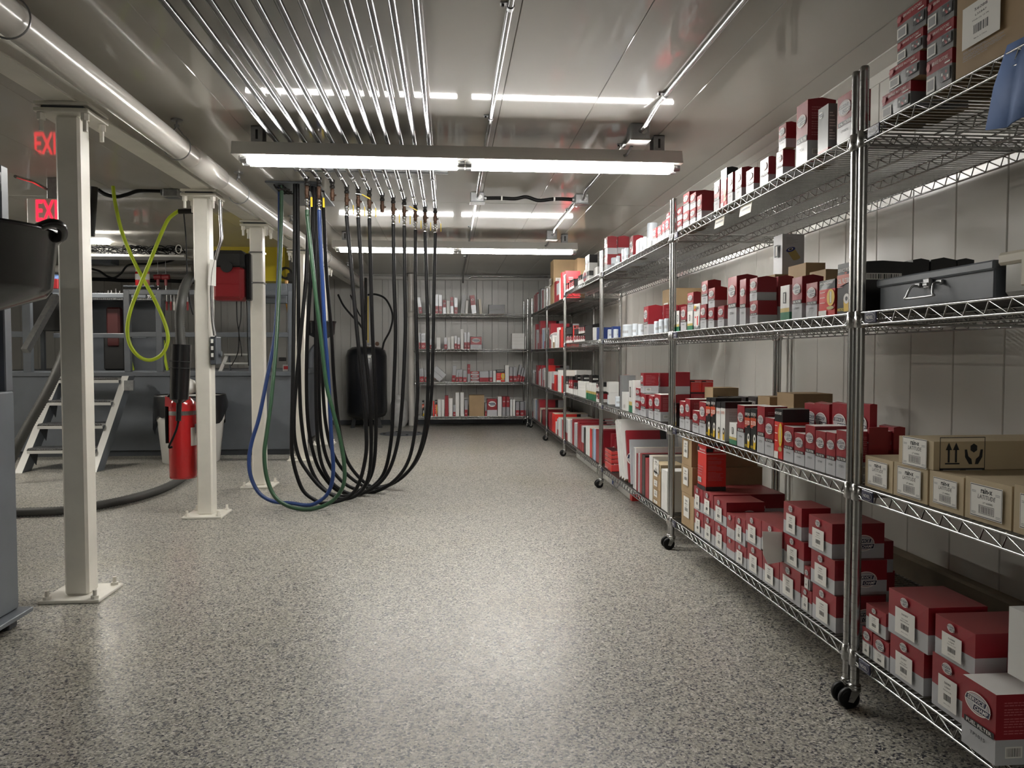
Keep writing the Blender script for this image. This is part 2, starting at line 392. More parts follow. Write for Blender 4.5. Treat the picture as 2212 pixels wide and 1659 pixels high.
# ------------------------------------------------------------------ conduits and junction boxes on the ceiling
def jbox(x, y, z0, s, label, plate=True):
    t = thing('junction_box', label, 'junction box', (x, y, 0), 0)
    MB('galv').box((-s, -s, z0), (s, s, ZC-0.0005), bev=0.004).build('body', t)
    MB('lamp_white' if plate else 'galv').box((-s-0.006, -s-0.006, z0-0.006), (s+0.006, s+0.006, z0), bev=0.002).build('cover_plate', t)
    MB('steel').cyl((s*0.35, -s-0.003, (z0+ZC)/2), (s*0.35, -s+0.001, (z0+ZC)/2), s*0.35, 10).build('knockout', t)
    return t
def conduit(label, pts, r=0.0115, clips=()):
    t = thing('conduit', label, 'conduit', (0, 0, 0))
    MB('steel').tube(pts, r, 10).build('tube', t)
    for (x, y, z) in clips:
        mb = MB('steel_dull').lathe([(r+0.003, -0.012), (r+0.003, 0.012)], (x, y, z), 10, ax='y', caps=False); mb.box((x-0.035, y-0.012, z+r-0.004), (x-0.008, y+0.012, z+r+0.003)); mb.cyl((x-0.026, y, z+r-0.012), (x-0.026, y, ZC-0.0005), 0.005, 8, mt='black_matte')
        mb.build('strap', t)
    return t
zc = ZC - 0.0125
# right-hand conduit: down over the aisle, stepping into the switch box
b1 = jbox(1.005, 4.06, 2.185, 0.05, 'white-covered switch box above the right end of the front strip light')
conduit('steel conduit running from the camera side to the white-covered switch box', [(1.005, YF+0.1, zc), (1.005, 3.66, zc), (1.005, 3.78, zc-0.012), (1.005, 3.9, zc-0.03), (1.005, 4.008, zc-0.03)], clips=[(1.005, 3.55, zc), (1.005, 1.6, zc)])
conduit('short steel conduit between the switch box and the grey right junction box', [(1.005, 4.112, zc-0.03), (1.005, 4.25, zc-0.03), (1.005, 4.36, zc), (1.005, 5.62, zc), (1.005, 5.72, zc-0.03), (1.005, 5.788, zc-0.03)], clips=[(1.005, 4.42, zc)])
b2 = jbox(1.005, 5.84, 2.20, 0.05, 'grey steel junction box at the right end of the sagging cable', False)
b3 = jbox(0.215, 5.84, 2.20, 0.05, 'grey steel junction box at the left end of the sagging cable', False)
conduit('steel conduit running along the ceiling to the grey left junction box', [(0.215, YF+0.1, zc), (0.215, 5.62, zc), (0.215, 5.72, zc-0.025), (0.215, 5.788, zc-0.025)], clips=[(0.215, 3.95, zc), (0.215, 2.7, zc)])
conduit('steel conduit leaving the left junction box towards the back wall', [(0.215, 5.892, zc-0.025), (0.215, 6.05, zc-0.02), (0.215, 6.15, zc), (0.215, 11.6, zc), (0.215, 11.7, zc-0.04), (0.215, 11.76, zc-0.1)], clips=[(0.215, 7.3, zc), (0.215, 9.5, zc)])
conduit('steel conduit between right junction box and the small far switch box', [(1.005, 5.892, zc-0.03), (1.005, 6.03, zc-0.03), (1.005, 6.15, zc), (1.005, 7.3, zc), (1.005, 7.42, zc-0.03), (1.005, 7.488, zc-0.03)], clips=[(1.005, 6.4, zc)])
b4 = jbox(1.005, 7.54, 2.185, 0.05, 'white-covered switch box above the right end of the rear strip light')
t = thing('sagging_cable', 'black flexible cable sagging between the two grey junction boxes', 'cable', (0, 0, 0))
MB('black_rubber').tube(smooth_path([(0.272, 5.84, 2.235), (0.38, 5.84, 2.238), (0.5, 5.84, 2.235), (0.585, 5.84, 2.25), (0.68, 5.84, 2.225), (0.80, 5.84, 2.238), (0.9, 5.84, 2.238), (0.948, 5.84, 2.235)]), 0.014, 10).build('cable', t)
for x in (0.272, 0.942): MB('galv').cyl((x-0.006, 5.84, 2.235), (x+0.012, 5.84, 2.235), 0.02, 10).build('connector', t)
for x in (0.40, 0.80): MB('white_plastic').cyl((x-0.006, 5.84, 2.238), (x+0.006, 5.84, 2.238), 0.0185, 10).build('cable_clip', t)
for (y, lb) in ((4.12, 'short silver flexible whip feeding the front strip light'), (7.6, 'short silver flexible whip feeding the rear strip light')):
    p = [(0.985, y, 2.178), (0.975, y+0.03, 2.155), (0.968, y+0.06, 2.145), (0.96, y+0.09, 2.148)]
    pp = smooth_path(p, 10); mb = MB('galv'); mb.tube(pp, 0.007, 8, rad=[0.0065 if i % 2 else 0.0085 for i in range(len(pp))]); mb.cyl(pp[-1], Vector(pp[-1])+Vector((-0.001, 0.006, 0.001)), 0.013, 8)
    tag(mb.build('flexible_whip'), lb, 'cable')
# a low conduit across the back wall
conduit('grey conduit running sideways along the top of the back wall', [(0.30, YB-0.12, zc-0.04), (0.36, YB-0.12, zc-0.012), (0.45, YB-0.12, zc-0.01), (1.5, YB-0.12, zc-0.01)])

# ------------------------------------------------------------------ wire racks
XFRONT, RD = 1.20, 0.585
POST_TOP = 1.885
def post_mesh():
    pr = []; z = 0.066; r = 0.0127
    mb = MB('chrome')
    while z < POST_TOP - 0.03:
        mb.lathe([(r, z), (r, z+0.0242)], (0,0,0), 12, caps=False); mb.lathe([(r-.0006, z+.0242), (r-.0006, z+.0254)], (0,0,0), 12, caps=False); z += 0.0254
    mb.lathe([(r, z), (r, POST_TOP-0.004), (r-0.002, POST_TOP)], (0,0,0), 12); mb.lathe([(r-.001, .064), (r, .067)], (0,0,0), 12)
    return mb.mesh('post')
POST = post_mesh()
def caster_meshes():
    a = MB('chrome').cyl((0,0,0.054), (0,0,0.07), 0.0105, 10); a.lathe([(0.013, 0.054), (0.0185, 0.057), (0.0185, 0.063), (0.0165, 0.0655), (0.0185, 0.068), (0.0175, 0.073), (0.0128, 0.075)], (0,0,0), 14)
    for s in (-1, 1): a.add([(-0.014, s*0.0125, 0.056), (0.016, s*0.0125, 0.056), (0.026, s*0.0145, 0.026), (0.010, s*0.0145, 0.022), (-0.014, s*0.0112, 0.056), (0.016, s*0.0112, 0.056), (0.026, s*0.0132, 0.026), (0.010, s*0.0132, 0.022)],
            [(0,1,2,3), (7,6,5,4), (0,4,5,1), (1,5,6,2), (2,6,7,3), (3,7,4,0)])
    a.box((-0.013, -0.0125, 0.053), (0.016, 0.0125, 0.0565))
    b = MB('black_rubber').lathe([(0.008, -0.0098), (0.025, -0.010), (0.0305, -0.0075), (0.032, 0), (0.0305, 0.0075), (0.025, 0.010), (0.008, 0.0098)], (0.017, 0, 0.032), 20, ax='y')
    b.cyl((0.017, -0.0155, 0.032), (0.017, 0.0155, 0.032), 0.006, 8, 'steel')
    return a.mesh('caster'), b.mesh('wheel')
CAST, WHEEL = caster_meshes()
COLLAR = MB('chrome').lathe([(0.0155, -0.043), (0.0185, -0.04), (0.0165, 0.004), (0.0132, 0.006)], (0,0,0), 14).mesh('collar')
def badge_mesh():
    mb = MB('navy').box((-0.03, -0.004, -0.015), (0.03, 0.0, 0.015), bev=0.002)
    N = 20
    mb.add([(0.026*math.cos(2*math.pi*k/N), -0.0045, 0.0125*math.sin(2*math.pi*k/N)) for k in range(N)], [tuple(range(N))], 'print_grey')
    mb.add([(0.0245*math.cos(2*math.pi*k/N), -0.0049, 0.0112*math.sin(2*math.pi*k/N)) for k in range(N)], [tuple(range(N))], 'navy')
    vs, fs = text_mb('NEXEL', 'x', 0.009, 0.0, 0.0, 0.036)
    mb.add([(v[0], -0.0054, v[1]) for v in vs], fs, 'paper')
    return mb.mesh('name_badge')
BADGE = badge_mesh()
_shelf = {}
def shelf_meshes(L):
    if L in _shelf: return _shelf[L]
    fr = MB('chrome'); d = RD; e = 0.014
    for (y, off) in ((0.0, -0.006), (d, 0.006)):
        for z in (0.0, -0.034): fr.cyl((e, y+off, z-0.004), (L-e, y+off, z-0.004), 0.0034, 6)
        for x, sgn in ((e, 1), (L-e, -1)): fr.tube([(x, y+off, -0.03), (x+sgn*0.012, y+off, -0.030), (x+sgn*0.022, y+off, -0.038)], 0.003, 5)
    for x in (0.0, L):
        off = -0.006 if x == 0 else 0.006
        for z in (0.0, -0.034): fr.cyl((x+off, e, z-0.004), (x+off, d-e, z-0.004), 0.0034, 6)
    zz = MB('chrome')
    def zig(x0, x1, y, p=0.07):
        n = int((x1-x0)/p); pts = []
        for i in range(n+1):
            xa = x0 + (x1-x0)*i/n
            pts += [(xa, y, -0.036), (xa+0.014, y, -0.006)]
        zz.tube(pts, 0.0023, 4)
    for y in (-0.006, d+0.006, d*0.36, d*0.66): zig(0.10, L-0.04, y)
    for y in (d*0.36, d*0.66): fr.cyl((0.006, y, -0.036), (L-0.006, y, -0.036), 0.003, 5); fr.cyl((0.006, y, -0.0075), (L-0.006, y, -0.0075), 0.003, 5)
    for x in (0.0, L):
        off = -0.006 if x == 0 else 0.006; pts = []
        for i in range(9):
            ya = 0.03 + (d-0.06)*i/8; pts += [(x+off, ya, -0.036), (x+off, ya+0.014, -0.006)]
        zz.tube(pts[:-1], 0.0023, 4)
    wd = MB('chrome'); n = int(L/0.0245)
    for i in range(1, n):
        x = L*i/n; q = 0.0024
        wd.add([(x-q, -0.006, -2*q), (x+q, -0.006, -2*q), (x+q, -0.006, 0.0), (x-q, -0.006, 0.0), (x-q, d+0.006, -2*q), (x+q, d+0.006, -2*q), (x+q, d+0.006, 0), (x-q, d+0.006, 0)],
               [(3,2,1,0), (4,5,6,7), (0,1,5,4), (1,2,6,5), (2,3,7,6), (3,0,4,7)])
    _shelf[L] = (fr.mesh('shelf'), zz.mesh('truss_wire'), wd.mesh('wire_deck'))
    return _shelf[L]
def rack(label, loc, rz, L, zs, badge=True, spin=(-1.57, 1.57, -1.57, 1.57)):
    t = thing('wire_rack', label, 'shelf rack', loc, rz, 'chrome wire racks on casters')
    fr, zz, wd = shelf_meshes(L); k = 0
    for x in (0.0, L):
        for y in (0.0, RD):
            p = put('post', POST, t, (x, y, 0)); c = put('caster', CAST, t, (x, y, 0), (0, 0, spin[k])); put('wheel', WHEEL, c); k += 1
    for z in zs:
        s = put('shelf', fr, t, (0, 0, z)); put('truss_wire', zz, s)
        w = put('wire_deck', wd, s); w['kind'] = 'stuff'
        for x in (0.0, L):
            for y in (0.0, RD): put('collar', COLLAR, s, (x, y, -0.004))
        if badge: put('name_badge', BADGE, s, (0.075, -0.0105, -0.02))
    return t
ZA = [1.70, 1.178, 0.670, 0.176]; ZB = [1.65, 1.137, 0.65, 0.16]; ZK = [1.655, 1.145, 0.665, 0.165]
RACK = {  # name: (near y, far y, shelf heights)
 1: (0.30, 2.162, ZA), 2: (2.206, 4.042, ZA), 3: (4.086, 5.976, ZA), 4: (6.02, 7.906, ZA), 5: (7.95, 9.376, ZB), 6: (9.42, 11.10, ZB)}
RLAB = {1: 'chrome wire rack on casters holding the grey metal toolbox', 2: 'chrome wire rack on casters with paper tags hanging from its top shelf', 3: 'chrome wire rack on casters holding the white wrapped canisters',
 4: 'chrome wire rack on casters holding the small black boxes', 5: 'narrow chrome wire rack on casters holding big upright red panels', 6: 'chrome wire rack on casters in the corner of the room'}
for k, (y0, y1, zs) in RACK.items(): rack(RLAB[k], (XFRONT, y1, 0), -math.pi/2, round(y1-y0, 3), zs)
XK0 = on_y(897, 800, 11.20).x; XK1 = on_y(1140, 800, 11.20).x
rack('chrome wire rack standing against the back wall', (XK0, 11.20, 0), 0, round(XK1-XK0, 3), ZK, False)
# ------------------------------------------------------------------ printed decals (x right, y up, z out of the face)
def rect(mb, x0, y0, x1, y1, z, mt): mb.add([(x0,y0,z), (x1,y0,z), (x1,y1,z), (x0,y1,z)], [(0,1,2,3)], mt)
def ell(mb, cx, cy, a, b, z, mt, n=28): mb.add([(cx+a*math.cos(2*math.pi*k/n), cy+b*math.sin(2*math.pi*k/n), z) for k in range(n)], [tuple(range(n))], mt)
DEC = {}
def decal(name, fn):
    mb = MB(); fn(mb); DEC[name] = mb.mesh(name)
def d_logo(mb, full=True):
    ell(mb, 0, 0, .5, .36, 0, 'paper'); ell(mb, 0, 0, .455, .315, .002, 'box_red'); ell(mb, 0, 0, .44, .30, .004, 'box_grey')
    mb.add([(-.50,-.01,.006), (.33,-.01,.006), (.40,.20,.006), (-.42,.20,.006)], [(0,1,2,3)], 'paper'); mb.add([(-.475,.008,.008), (.31,.008,.008), (.365,.182,.008), (-.415,.182,.008)], [(0,1,2,3)], 'navy')
    mb.add([(-.20,-.26,.006), (.46,-.26,.006), (.52,-.03,.006), (-.14,-.03,.006)], [(0,1,2,3)], 'paper'); mb.add([(-.175,-.24,.008), (.445,-.24,.008), (.495,-.048,.008), (-.125,-.048,.008)], [(0,1,2,3)], 'navy')
    add_text(mb, 'SERVICE', 'paper', -.05, .095, .125, .010, .66, .2, .015); add_text(mb, 'CHAMP', 'paper', .16, -.145, .135, .010, .52, .2, .015)
decal('logo', d_logo)
def d_logo_far(mb):
    ell(mb, 0, 0, .5, .40, 0, 'paper'); ell(mb, 0, 0, .42, .32, .002, 'box_grey')
    mb.add([(-.5,.02,.004), (.40,.02,.004), (.44,.15,.004), (-.46,.15,.004)], [(0,1,2,3)], 'navy'); mb.add([(-.30,-.18,.004), (.46,-.18,.004), (.5,-.06,.004), (-.26,-.06,.004)], [(0,1,2,3)], 'navy')
decal('logo_far', d_logo_far)
def stripe(txt):
    def fn(mb):
        rect(mb, -.5, -.09, .5, .09, 0, 'ink'); add_text(mb, txt, 'paper', 0, 0, .105, .002, .84, 0, .012)
    return fn
decal('stripe_oil', stripe('OIL FILTER')); decal('stripe_fuel', stripe('FUEL FILTER'))
def d_fine(mt, rows=11, seed=1, w=1.0):
    def fn(mb):
        rnd = random.Random(seed); y = .45
        for i in range(rows):
            ln = (0.55 if i in (0, 5, 9) else rnd.uniform(.78, 1.0))*w
            x = -.5*w; hh = .9/rows*.36
            while x < -.5*w + ln - .04:
                wd = rnd.uniform(.05, .13); x2 = min(x+wd, -.5*w+ln); rect(mb, x, y-hh, x2, y, 0, mt); x = x2 + .018
            y -= .9/rows * (1.5 if i in (1, 4, 8) else 1.0)
    return fn
decal('fine_print', d_fine('print_pink')); decal('fine_print_light', d_fine('paper', 9, 3)); decal('fine_print_grey', d_fine('print_grey', 6, 5))
def d_barcode(mb):
    rect(mb, -.5, -.32, .5, .32, 0, 'paper'); rnd = random.Random(4); x = -.42
    while x < .42:
        w = rnd.choice((.012, .02, .035)); rect(mb, x, -.24, min(x+w, .43), .24, .002, 'ink'); x += w + rnd.choice((.014, .022, .03))
decal('barcode', d_barcode)
def label_fn(lines, code=True, w=.5, h=.72, border=False):
    def fn(mb):
        rect(mb, -w, -h, w, h, 0, 'paper')
        if border:
            for (a, b, c, d) in ((-w*.95,-h*.93,w*.95,-h*.90), (-w*.95,h*.90,w*.95,h*.93), (-w*.95,-h*.93,-w*.93,h*.93), (w*.93,-h*.93,w*.95,h*.93)): rect(mb, a, b, c, d, .002, 'ink')
        for (txt, y, s, wd) in lines: add_text(mb, txt, 'ink', 0, y, s, .002, wd, 0, .01)
        if code:
            rnd = random.Random(9); x = -.19
            while x < .19:
                q = rnd.choice((.01, .018, .028)); rect(mb, x, -.36, min(x+q, .2), -.06, .002, 'ink'); x += q + rnd.choice((.01, .016))
    return fn
decal('label_56087', label_fn([('56087', .46, .10, .34), ('CS11987', .22, .07, .34), ('68229402AA', .09, .06, .46), ('Made in China', -.52, .04, .34)]))
decal('label_56088', label_fn([('56088', .46, .10, .34), ('L35847', .27, .07, .30), ('PS58 (3) 12 PK', .10, .06, .44), ('Made in China', -.52, .04, .34)]))
decal('label_std', label_fn([('56085', .44, .10, .32), ('5266 L', .26, .07, .28), ('Q12 PACK', .10, .06, .42), ('Made in China', -.52, .04, .34)]))
decal('label_tall', label_fn([('040', .52, .2, .3), ('4011', .25, .15, .42), ('X12', .06, .1, .26)], w=.36, h=.86))
def d_rainx(mb):
    rect(mb, -.5, -.36, .5, .36, 0, 'paper')
    for (a, b, c, d) in ((-.485,-.345,.485,-.33), (-.485,.33,.485,.345), (-.485,-.345,-.475,.345), (.475,-.345,.485,.345)): rect(mb, a, b, c, d, .002, 'ink')
    add_text(mb, 'rain-x', 'ink', .02, .235, .12, .003, .36, 0, .03); add_text(mb, 'LATITUDE', 'ink', .02, .10, .095, .003, .54, .15, 0.0)
    add_text(mb, '17" WIPERS', 'ink', .06, -.03, .045, .003, .30); rnd = random.Random(2); x = -.2
    rect(mb, -.22, -.27, .26, -.085, .002, 'ink'); rect(mb, -.21, -.26, .25, -.095, .003, 'paper')
    while x < .23:
        q = rnd.choice((.012, .02)); rect(mb, x, -.25, x+q, -.105, .004, 'ink'); x += q + rnd.choice((.012, .02))
    for (x, y) in ((-.38, .2), (.36, .2), (-.38, -.27), (.38, -.27)):
        for k in range(2): rect(mb, x-.07, y-.03*k, x+.07, y-.03*k+.013, .002, 'print_grey')
decal('label_wiper', d_rainx)
def d_fragile(mb):
    for (a, b, c, d) in ((-.5,-.4,.5,-.385), (-.5,.385,.5,.4), (-.5,-.4,-.485,.4), (.485,-.4,.5,.4), (-.5,-.4,.5,-.25)): rect(mb, a, b, c, d, 0, 'ink')
    for x in (-.30, -.14):
        rect(mb, x-.022, -.13, x+.022, .15, .001, 'ink'); mb.add([(x-.07,.13,.001), (x+.07,.13,.001), (x,.29,.001)], [(0,1,2)], 'ink')
    rect(mb, -.38, -.17, -.06, -.14, .001, 'ink')
    for s in (-1, 1):
        c = .25; mb.add([(c+s*.03,-.17,.001), (c+s*.10,-.17,.001), (c+s*.19,-.02,.001), (c+s*.20,.14,.001), (c+s*.15,.14,.001), (c+s*.12,.0,.001), (c+s*.05,-.06,.001)], [tuple(range(7)) if s > 0 else tuple(reversed(range(7)))], 'ink')
    mb.add([(.25+.085*math.cos(R_(a)), .17+.095*math.sin(R_(a)), .001) for a in range(30, 390, 60)], [tuple(range(6))], 'ink')
    for k in range(2):
        rect(mb, -.42, -.30-.045*k, -.05, -.285-.045*k, .002, 'print_grey'); rect(mb, .08, -.30-.045*k, .44, -.285-.045*k, .002, 'print_grey')
decal('handling_mark', d_fragile)
def d_one(mb):
    rect(mb, -.30, -.5, .30, .5, 0, 'ink'); add_text(mb, '1', 'paper', 0, 0, .82, .002, .22, 0, .03)
decal('numeral', d_one)
def d_sp(mb):   # black oil-filter box, orange band
    mb.add([(-.5,.55,0), (.5,.55,0), (.5,.24,0), (-.5,.05,0)], [(3,2,1,0)], 'box_orange')
    add_text(mb, 'SERVICE PRO', 'paper', 0, .72, .14, .002, .84, .2, .01); mb.add([(.02,.63,.003), (.30,.63,.003), (.18,.56,.003)], [(2,1,0)], 'box_orange')
    add_text(mb, 'OIL FILTER', 'paper', 0, .30, .20, .003, .84, 0, .02)
    for k in range(2): rect(mb, -.42, .12-.07*k, -.05, .15-.07*k, .003, 'print_pink')
    add_text(mb, 'M5702', 'yellow_tag', -.2, -.84, .12, .002, .46, 0, .01)
    mb.add([(.06,-.93,.001), (.40,-.93,.001), (.48,-.42,.001), (.02,-.42,.001)], [(0,1,2,3)], 'filter_yellow')
    ell(mb, .25, -.42, .22, .20, .002, 'paper'); ell(mb, .25, -.42, .10, .09, .004, 'ink')
decal('service_print', d_sp)
def d_spw(mb):
    add_text(mb, 'SERVICE PRO', 'ink', 0, .74, .13, .002, .84, .2, .01); add_text(mb, 'OIL FILTER', 'box_orange', 0, .45, .14, .002, .8, 0, .01)
    mb.add([(.06,-.93,.001), (.40,-.93,.001), (.48,-.5,.001), (.02,-.5,.001)], [(0,1,2,3)], 'filter_yellow'); ell(mb, .25, -.48, .20, .17, .002, 'ink'); ell(mb, .25, -.48, .10, .08, .004, 'paper')
decal('service_print_white', d_spw)
def d_mg(mb):
    add_text(mb, 'MICROGARD', 'paper', 0, .83, .11, .002, .86, .2, .01)
    mb.add([(.30+.26*math.cos(R_(a)), -.02+.48*math.sin(R_(a)), .002) for a in range(0, 360, 30)], [tuple(range(12))], 'filter_yellow'); rect(mb, .22, -.36, .38, .32, .004, 'filter_tan'); rect(mb, .28, -.3, .32, .3, .005, 'paper')
    ell(mb, .28, -.60, .24, .10, .002, 'filter_tan'); rect(mb, -.5, -1.0, .02, -.72, .001, 'paper')
    for y in (.30, .0, -.3): rect(mb, -.42, y, -.08, y+.03, .002, 'paper')
decal('guard_print', d_mg)
def d_kn(mb):
    ell(mb, .12, -.35, .42, .55, .0, 'box_grey'); ell(mb, .12, -.30, .36, .50, .001, 'paper')
    rect(mb, -.42, .45, -.05, .62, .002, 'box_bright_red'); rect(mb, -.42, .62, -.05, .86, .002, 'filter_yellow'); add_text(mb, 'K&N', 'ink', .05, .66, .26, .004, .62, 0, .03)
    rect(mb, .10, -.70, .30, .02, .003, 'box_pink'); ell(mb, -.16, -.05, .1, .08, .003, 'box_bright_red')
decal('white_filter_print', d_kn)
def d_mc(mb):
    rect(mb, -.5, .72, .5, .90, 0, 'ink'); rect(mb, -.25, .72, .5, .90, .001, 'box_pink'); add_text(mb, 'Motorcraft', 'paper', .12, .81, .10, .003, .66, .1, .01)
    rect(mb, -.5, .66, .5, .69, 0, 'paper'); rect(mb, -.5, -1, .5, -.82, 0, 'ink')
    for k in range(4): rect(mb, -.44, .0-.12*k, .2-.05*k, .05-.12*k, .001, 'print_pink')
    rect(mb, -.42, -.70, .0, -.48, .001, 'paper'); rect(mb, -.39, -.68, -.03, -.50, .002, 'print_grey')
decal('motor_print', d_mc)
def d_mcs(mb):
    rect(mb, -.5, .72, .5, .90, 0, 'ink'); rect(mb, -.15, .73, .48, .89, .001, 'box_pink'); add_text(mb, 'Motorcraft', 'paper', .16, .81, .10, .003, .5, .1, .01)
    rect(mb, -.5, .64, .5, .67, 0, 'paper'); rect(mb, -.5, -1, .5, -.82, 0, 'ink'); fn = MB(); d_fine('print_pink', 16, 8)(fn)
    mb.add([(v[0]*.8, v[1]*1.1, .001) for v in fn.v], fn.f, 'print_pink')
decal('motor_side_print', d_mcs)
def d_elem(mb):   # drawing of a filter element on a tall grey box
    c, s = math.cos(R_(28)), math.sin(R_(28))
    def T(x, y): return (x*c - y*s, x*s + y*c)
    mb.add([(*T(x, y), 0) for x, y in ((-.2,-.35), (.2,-.35), (.2,.25), (-.2,.25))], [(0,1,2,3)], 'filter_tan')
    n = 16
    for (a, b, cy, mt, z) in ((.2, .08, -.35, 'filter_tan', .001), (.24, .13, .27, 'blue_ring', .002), (.13, .065, .29, 'paper', .003), (.09, .045, .29, 'ink', .004)):
        mb.add([(*T(a*math.cos(2*math.pi*k/n), cy+b*math.sin(2*math.pi*k/n)), z) for k in range(n)], [tuple(range(n))], mt)
    for k, w in enumerate((.3, .55, .45, .55, .35)): rect(mb, -.34, .95-.09*k, -.34+w, .975-.09*k, 0, 'print_grey')
decal('element_drawing', d_elem)
def d_chev(mb):   # small catalogue mark of the far boxes: oval and two bars
    ell(mb, 0, .0, .40, .24, 0, 'paper'); ell(mb, 0, 0, .30, .16, .001, 'box_red'); rect(mb, -.34, -.04, .34, .04, .002, 'navy')
decal('oval_mark', d_chev)
def d_airside(mb): rect(mb, .16, -.5, .28, .5, 0, 'box_black'); rect(mb, .28, -.5, .5, .5, 0, 'box_grey')
decal('air_side', d_airside)
def d_brake(mb):
    ell(mb, -.40, .30, .075, .11, .001, 'print_pink'); add_text(mb, 'BRAKE ROTORS', 'paper', .07, .33, .10, .001, .62, .1, .0)
    rect(mb, -.46, -.42, -.12, -.02, .001, 'paper'); rect(mb, -.42, -.36, -.16, -.08, .002, 'print_grey')
    rect(mb, .10, -.30, .46, .06, .001, 'ink'); 
    for (x, y, mt) in ((.16, -.1, 'paper'), (.24, -.18, 'box_red'), (.32, -.06, 'box_red'), (.38, -.2, 'paper'), (.28, -.24, 'print_pink')): rect(mb, x-.03, y-.04, x+.03, y+.04, .002, mt)
    rect(mb, .26, .16, .46, .20, .001, 'paper')
decal('brake_print', d_brake)

# ------------------------------------------------------------------ carton builder
def carton_mesh(name, w, d, h, bands, top, bulge=0.0, bottom='cardboard', taper=0.0, side=None):
    """bands: [(upper fraction, material)] from the bottom up; +x is the side seen from the aisle's near end"""
    mb = MB(); hw, hd = w/2, d/2
    def ring(z, b=0.0, k=0.0):
        return [(-hw,-hd,z), (0,-hd-k,z), (hw,-hd,z), (hw,0,z+b), (hw,hd,z), (0,hd,z), (-hw,hd,z), (-hw,0,z+b)]
    zs = [0.0] + [h*f for f, _ in bands]; n = len(zs)
    v = []
    for i, z in enumerate(zs): v += ring(z, bulge if i == n-1 else 0.0, (0.003*min(1, w/0.15)*math.sin(math.pi*z/h)) if d > 0.03 else 0)
    v.append((0, 0, h + bulge*0.4))
    mb.v = v
    for i, (_, mt) in enumerate(bands):
        mi = mb.m(mt); ms = mb.m(side[i]) if side else mi
        for k in range(8):
            mb.f.append([i*8+k, i*8+(k+1)%8, (i+1)*8+(k+1)%8, (i+1)*8+k]); mb.mi.append(ms if k in (2, 3) else mi); mb.sm.append(False)
    mt = mb.m(top); o = (n-1)*8; c = n*8
    for k in range(8): mb.f.append([o+k, o+(k+1)%8, c]); mb.mi.append(mt); mb.sm.append(False)
    mb.f.append([7,6,5,4,3,2,1,0]); mb.mi.append(mb.m(bottom)); mb.sm.append(False)
    return mb.mesh(name)
FRONT = Matrix(((1,0,0), (0,0,-1), (0,1,0))).to_4x4()     # decal axes on the front (-y) face
SIDE_ = Matrix(((0,0,1), (1,0,0), (0,1,0))).to_4x4()      # decal axes on the +x face
def stick(name, key, parent, face, u, v, off, su, sv=None):
    """put decal `key` on a face: u sideways, v up, su width in metres"""
    sv = su if sv is None else sv
    o = put(name, DEC[key], parent)
    if face == 'front': M = Matrix.Translation((u, -off, v)) @ FRONT
    elif face == 'side': M = Matrix.Translation((off, u, v)) @ SIDE_
    else: M = Matrix.Translation((u, v, off))
    o.matrix_local = M @ Matrix.Diagonal((su, sv, 0.06 if su > 0.04 else 0.03, 1))
    return o
BOXES = []      # (object, description, rack key, shelf, y) -> labels are written at the end
CODES = ['CP5010', 'CP9944', 'CP2867', 'CP0214', 'CP3987', 'CP5566', 'CP2876', 'CP9641', 'CP7317']
for c in CODES + ['TP1015']:
    def _f(mb, c=c): add_text(mb, c, 'ink', 0, 0, .16, 0, .9, 0, 0)
    decal('code_'+c, _f)
_cn = [0]
def face_sc(o, w, d, h, lod, stripe='stripe_oil', code=None, split=.36, big=False, lab=None):
    f = d/2 + 0.0005; mid = 0.004*min(1, w/0.15); g = f + 0.0036*min(1, w/.15)
    if big:
        sm = lab == 'label_56088' and w < .09 or w < .055
        if sm:
            stick('logo', 'logo', o, 'front', 0, h*.74, g+0.001, min(w*.66, h*.55))
            if lab: stick('shipping_label', lab, o, 'front', 0, h*.27, g+0.0016, w*.64, h*.30)
        else:
            stick('logo', 'logo' if lod < 3 else 'logo_far', o, 'front', -w*.05, h*.855, g+0.001, min(w*.36, h*.28))
            if lab: stick('shipping_label', lab, o, 'front', -w*.02, h*.40, g+0.0016, w*.50, h*.40)
    else:
        stick('logo', 'logo' if lod < 3 else 'logo_far', o, 'front', 0, h*.71, g, w*.76, min(w*.70, h*.44))
        if lod < 4 and stripe: stick('name_stripe', stripe, o, 'front', w*.05, h*(split+.045), g, w*.88, h*.50)
        if lod < 3: stick('part_number', 'code_'+code if code else 'code_'+CODES[_cn[0] % len(CODES)], o, 'front', 0, h*(split-.11), g-.001, w*.5, h*.30); _cn[0] += 1
    s = w/2 + 0.0005
    if d > 0.09 and lod < 4:
        if big:
            stick('logo', 'logo', o, 'side', d*.10, h*.44, s, min(d*.42, h*.75))
        else:
            stick('fine_print', 'fine_print', o, 'side', 0, h*(split+1)/2, s, min(d*.72, .16), h*(1-split)*.72)
            stick('barcode', 'barcode', o, 'side', -d*.18, h*split*.5, s, min(d*.3, .05), min(d*.3, h*split*1.3, .05))
STY = {}
def style(k, name, cat, desc, bands, top, side=None): STY[k] = (name, cat, desc, bands, top, side)
style('sc', 'oil_filter_box', 'box', 'red and grey oil filter box', [(.36, 'box_grey'), (1, 'box_red')], 'box_red')
style('scw', 'oil_filter_box', 'box', 'pale-topped red and grey filter box', [(.36, 'box_grey'), (1, 'box_red')], 'box_white')
style('big', 'filter_case', 'box', 'large red-grey filter case with white label', [(.42, 'box_grey'), (1, 'box_red')], 'box_red_top')
style('bign', 'filter_case', 'box', 'red-grey filter case without a label', [(.42, 'box_grey'), (1, 'box_red')], 'box_red_top')
style('small', 'filter_case', 'box', 'small red-grey case with curved label', [(.50, 'box_grey'), (1, 'box_red')], 'box_red_top')
style('sp', 'oil_filter_box', 'box', 'black oil filter box with orange band', [(1, 'box_black')], 'box_black')
